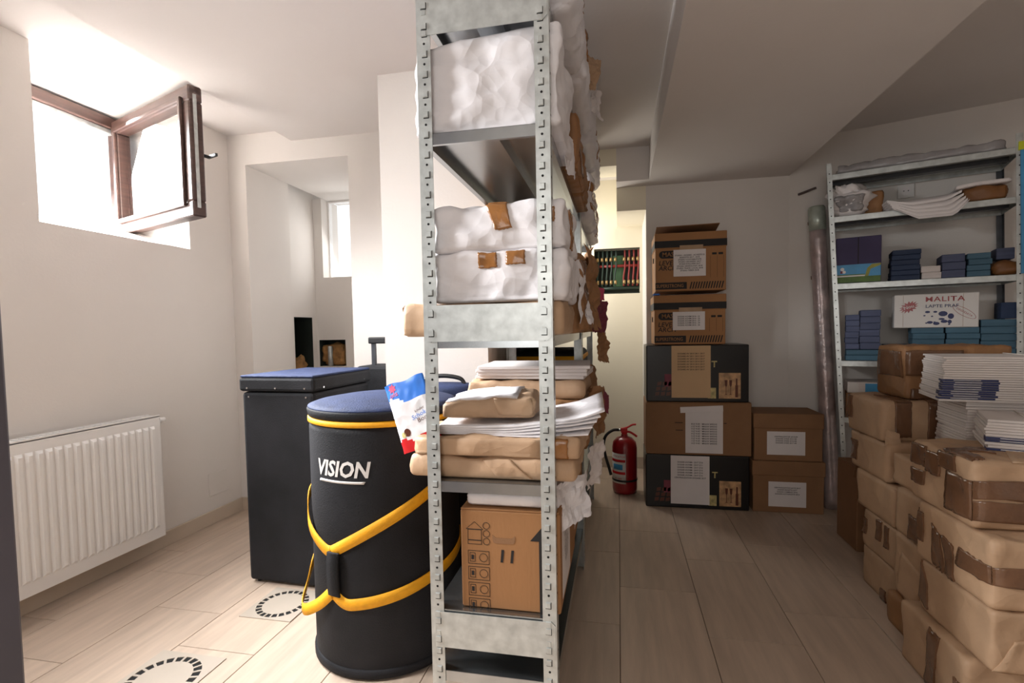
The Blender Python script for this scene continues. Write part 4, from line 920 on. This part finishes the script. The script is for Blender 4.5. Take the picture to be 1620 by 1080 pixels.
# second board
z = RL[1]+.001
rstack('notebook_pack', '%s flat teal pack at the left end of the second rear board', 'notebooks', .293, .456, z, z+.058, 2, 'teal', 'flat teal packs', seed=5)
rstack('notebook_pack', '%s slate pack of the left stack beside the rear upright', 'notebooks', .292, .356, z+.06, z+.245, 6, 'slate', 'left slate stack', seed=6)
rstack('notebook_pack', '%s slate pack of the taller stack on the flat teal packs', 'notebooks', .359, .450, z+.06, z+.268, 6, 'slate', 'taller slate stack', seed=7)
rstack('notebook_pack', '%s low teal pack in front of the milk carton', 'notebooks', .459, .573, z, z+.085, 3, 'teal', 'low teal packs', seed=8)
rstack('notebook_pack', '%s teal pack under the left half of the milk carton', 'notebooks', .577, .706, z, z+.170, 6, 'teal', 'teal packs under the milk carton, left', seed=9)
rstack('notebook_pack', '%s teal pack under the right half of the milk carton', 'notebooks', .709, .836, z, z+.170, 6, 'teal', 'teal packs under the milk carton, right', seed=10)
rstack('notebook_pack', '%s teal pack right of the milk carton', 'notebooks', .84, .968, z, z+.206, 6, 'teal', 'teal packs right of the milk carton', seed=11)
rbox('notebook_pack', 'single navy pack on the teal stack at the right end', 'notebooks', .915, .975, z+.208, z+.285, .30, .12, 'navyb')
mb = empty('milk_carton', RP(.667, .27, z+.1705), RZ); tag(mb, 'white carton with red lettering and blue cow on rear shelf', 'box')
ob('body', bev(boxes((-.164, .164, -.065, .065, 0, .168)), .003), 'labelw', mb); yy = -.0656
text('MALITA', .034, mb, at(.035, yy, .140), 'red', sx=1.2, spacing=1.1, bold=.012); text('LAPTE PRAF', .022, mb, at(.025, yy, .106), 'cover', sx=1.1, bold=.01)
bm = bmesh.new(); poly = []
for i in range(28):
    t = 2*math.pi*i/28; r = 1 if i % 2 else .62; poly.append((-.105+.040*r*math.cos(t), .105+.030*r*math.sin(t)+.012*r*math.cos(t)))
prism(bm, poly, lambda p, k: (p[0], -.065-.0006*k, p[1])); st = ob('burst', bm, 'red', mb); text('Nou', .024, st, at(-.105, yy-.0005, .105, R(18)), 'labelw', bold=.008)
bm = bmesh.new()
def blob(cx, cz, rx, rz_): prism(bm, [(cx+rx*math.cos(2*math.pi*i/10), cz+rz_*math.sin(2*math.pi*i/10)) for i in range(10)], lambda p, k: (p[0], -.065-.0006*k, p[1]))
for a in ((.030, .068, .018, .013), (.060, .055, .012, .014), (-.03, .078, .010, .006), (.0, .078, .008, .005), (-.02, .026, .012, .007), (.005, .02, .013, .008), (.035, .03, .014, .008), (.056, .028, .008, .010), (.025, .042, .012, .005)): blob(*a)
for a in ((-.038, -.030, .026, .062), (-.006, .002, .03, .05), (.05, .058, .018, .05)): bx(bm, a[0], a[1], -.0656, -.065, a[2]-.006, a[2])
for a in ((-.042, .060), (-.012, .056)): blob(a[0], a[1], .0045, .0035)
ob('printed_cow', bm, 'cover', mb)
bm = bmesh.new(); bx(bm, .0, .0, 0, 0, 0, 0) if False else None
for i in range(28):
    a, b = 2*math.pi*i/28, 2*math.pi*(i+1)/28
    E_ = lambda t, k: (.11+(.052-k)*math.cos(t)*math.cos(-.62)-(.018-k)*math.sin(t)*math.sin(-.62), .073+(.052-k)*math.cos(t)*math.sin(-.62)+(.018-k)*math.sin(t)*math.cos(-.62))
    prism(bm, [E_(a, 0), E_(b, 0), E_(b, .0016), E_(a, .0016)], lambda p, k: (p[0], -.065-.0006*k, p[1]))
ob('printed_oval', bm, 'red', mb); text('DEGRESATA', .013, mb, at(.11, yy, .073, -.62), 'red')
ob('crease_line', boxes((-.128, -.127, yy, -.065, .004, .164), (.105, .106, yy, -.065, .004, .164)), 'kraftd', mb); ob('tape_strip', boxes((-.025, .015, yy-.0008, -.065, .085, .1685)), 'tapeo', mb) if False else None
# lowest board
z = RL[0]+.001
rbox('plain_carton', 'flat dark carton on the lowest rear board', 'box', .30, .62, z, z+.13, .33, .26, 'cardd')
ns = rbox('newspaper_pack', 'folded colourful newspaper pack on the lowest rear board', 'newspapers', .30, .50, z+.132, z+.19, .335, .2, 'page', skew=3)
for (a, b, k) in ((-.02, .05, 'skyp'), (.05, .085, 'yellow'), (-.098, -.05, 'labelw')): ob('printed_panel', boxes((a, b, -.1006, -.1, .006, .052)), k, ns)

# ================================================================== KRAFT PARCELS ON THE RIGHT
def kp(label, *a, **k): return parcel('kraft_parcel', label, 'parcel', *a, **k)
ev = [('-y', [(0, 1), (1, 1), (.7, .5), (.3, .5)]), ('-y', [(0, 0), (1, 0), (.7, .42), (.3, .42)])]
kp('bottom kraft parcel of the rear stack on the floor', 1.005, 1.25, 2.05, 2.335, 0, .158, seed=80, tape=[('-x', (.55, .68, .02, .3))], flap=ev)
kp('second kraft parcel from the floor in the rear stack', 1.0, 1.25, 2.035, 2.325, .1595, .316, seed=81, tape=[('-x', (.40, .52, .45, .95)), ('-x', (.60, .70, .4, .92)), ('-x', (.02, .12, .35, .75))], flap=ev)
kp('third kraft parcel from the floor in the rear stack', .998, 1.255, 2.085, 2.385, .3175, .468, seed=82, flap=[('-y', [(0, 1), (.9, 1), (.5, .1), (.3, .3)])])
kp('fourth kraft parcel with folded end in the rear stack', 1.0, 1.26, 2.15, 2.445, .4695, .620, seed=83, tape=[('-x', (.02, .2, .2, .75))], flap=[('-y', [(0, .0), (.55, .95), (1, .95), (1, .05)])])
kp('topmost kraft parcel of the rear stack with two tape bands', .995, 1.262, 2.185, 2.475, .6215, .780, seed=84, r=.014, amp=.007, tape=[('-y', (.18, .40, .12, 1)), ('-y', (.60, .82, .05, 1)), ('+z', (.18, .40, 0, .55)), ('+z', (.60, .82, 0, .6)), ('-x', (.0, .16, .35, .95))])
scrap('torn_paper', 'torn kraft corner under the topmost parcel of the rear stack', 'paper scrap', ((1.0, 2.165, .61), (1.05, 2.15, .62), (1.05, 2.165, .66), (1.01, 2.178, .67)), 'kraft', 90, .012)
kp('kraft parcel on the floor between the two stacks', .955, 1.26, 1.835, 2.03, 0, .115, m='kraftd', seed=85, flap=ev)
kp('kraft parcel with a triangular fold between the stacks', .975, 1.28, 1.845, 2.025, .117, .335, seed=86, flap=[('-x', [(.1, .0), (.95, .05), (.9, .6), (.3, .75)])])
kp('kraft parcel with a dark tape mark between the stacks', .975, 1.28, 1.825, 2.025, .337, .498, seed=87, tape=[('-x', (.45, .75, .05, .55)), ('-x', (.8, .98, .15, .85))])
kp('upper kraft parcel between the two stacks, under magazines', .985, 1.40, 1.83, 2.075, .500, .610, seed=88)
kp('bottom kraft parcel of the front stack with a wide tape band', .895, 1.22, 1.50, 1.815, 0, .188, seed=89, tape=[('-x', [(.42, 0), (.55, 0), (.64, .95), (.50, .98)]), ('-x', (.85, .95, .1, .6))], step=.016)
kp('second parcel from the floor in the front stack, pale kraft', .922, 1.25, 1.455, 1.765, .1895, .347, seed=91, tape=[('-x', [(.02, .25), (.16, .1), (.13, .55), (.02, .98)]), ('-y', (.35, .7, .02, .98))], flap=[('-y', [(0, 0), (1, 0), (.4, .6), (.15, .55)])], step=.016)
kp('third parcel from the floor in the front stack, many tapes', .918, 1.25, 1.455, 1.785, .3485, .531, seed=92, r=.016, amp=.006, step=.014, tape=[('-x', (.02, .12, .32, .80)), ('-x', [(.27, .06), (.41, .03), (.38, .62), (.25, .72)]), ('-x', [(.45, .06), (.59, .06), (.56, .58), (.42, .66)]), ('-x', (.62, .99, .35, .62)), ('-y', (.0, .98, .36, .62)), ('-y', (.25, .9, .1, .95))])
kp('topmost parcel of the front stack wrapped in brown tape', .912, 1.27, 1.522, 1.812, .5325, .716, seed=93, r=.016, amp=.006, step=.014, tape=[('-x', (.0, .30, .60, .95)), ('-x', (.02, .26, .28, .52)), ('-x', (.28, .52, .55, .9)), ('-x', (.48, .75, .72, .98)), ('-x', (.62, .99, .12, .70)), ('-y', (.0, .98, .12, .42)), ('-y', (.0, .98, .45, .72)), ('+z', (.02, .3, .3, .5)), ('+z', (.0, .1, .05, .45))], flap=[('+z', [(.25, 0), (.98, 0), (.98, .6), (.45, .5)])])
kp('taped kraft parcel behind the tied magazines', 1.105, 1.46, 2.24, 2.46, .7815, .990, seed=94, m='kraftd', tape=[('-y', (.0, .55, .45, .92)), ('-x', (.1, .9, .4, .9)), ('-y', (.05, .4, .0, .2))])
tag(ob('support_carton', bev(boxes((-.12, .12, -.13, .13, 0, .779)), .004), 'cardd', None, (1.40, 2.33, 0)), 'tall carton behind the rear stack of parcels', 'box')
fx, w_, d_, h_ = carton('plain_carton', 'low open carton between lidded boxes and the parcel stack', 1.10, 1.36, 2.62, 2.84, 0, .40, 'cardd')
ob('raised_flap', bev(boxes((-.13, .09, -.002, .002, 0, .11)), .001), 'cardd', fx, (-.02, -.11, .36), (R(28), 0, 0))

# ---- magazines
def magazine(parent, L_, W_, th, x, y, z, rz, spine):
    o = ob('magazine', bev(boxes((-L_/2, L_/2, -W_/2, W_/2, 0, th-.0006)), .0009), 'page', parent, (x, y, z), R(rz))
    if spine:
        ob('cover', boxes((-L_/2-.0006, -L_/2+L_*.46, -W_/2-.0006, -W_/2+.03, .0004, th-.001)), 'cover', o)
        ob('printed_title', boxes((-L_/2+.03, -L_/2+L_*.32, -W_/2-.0012, -W_/2-.0005, th*.38, th*.62)), 'labelw', o)
    return o
def bundle(label, loc, rz, n, L_, W_, th, spines, seed, tiltx=0, stringx=None, flare=0):
    b = empty('magazine_bundle', loc, R(rz)); b.rotation_euler = (0, R(tiltx), R(rz)); tag(b, label, 'magazines'); rn = random.Random(seed)
    for k in range(n):
        dx = -flare*abs(k-n*.35)/n if False else flare*(k/n-.4); magazine(b, L_, W_, th, rn.uniform(-.004, .004)+dx, rn.uniform(-.003, .003), k*th, rn.uniform(-.8, .8), k in spines)
    if stringx is not None:
        hgt = n*th; bm = bmesh.new(); y = W_/2+.006
        tube(bm, [(stringx, -y, 0.001), (stringx+.002, -y-.001, hgt*.5), (stringx, -y, hgt+.002), (stringx, 0, hgt+.003), (stringx, y, hgt+.002)], .0016, 6); ob('string', bm, 'string', b)
    return b
bundle('lower untied magazine pile under the big tied bundle', (1.275, 1.98, .611), -8, 24, .30, .21, .0088, (5, 6, 7, 8), 3)
bundle('big tied magazine bundle with navy covers on top of the pile', (1.215, 1.965, .823), -13, 20, .31, .215, .0073, (1, 2, 3, 4, 5, 6, 7, 8, 9), 4, stringx=.075, flare=.012)
bundle('tilted tied magazine bundle on the front parcel stack', (1.195, 1.69, .7165), -24, 11, .29, .20, .0080, (0, 3, 4), 5, stringx=-.055)
finish_text()
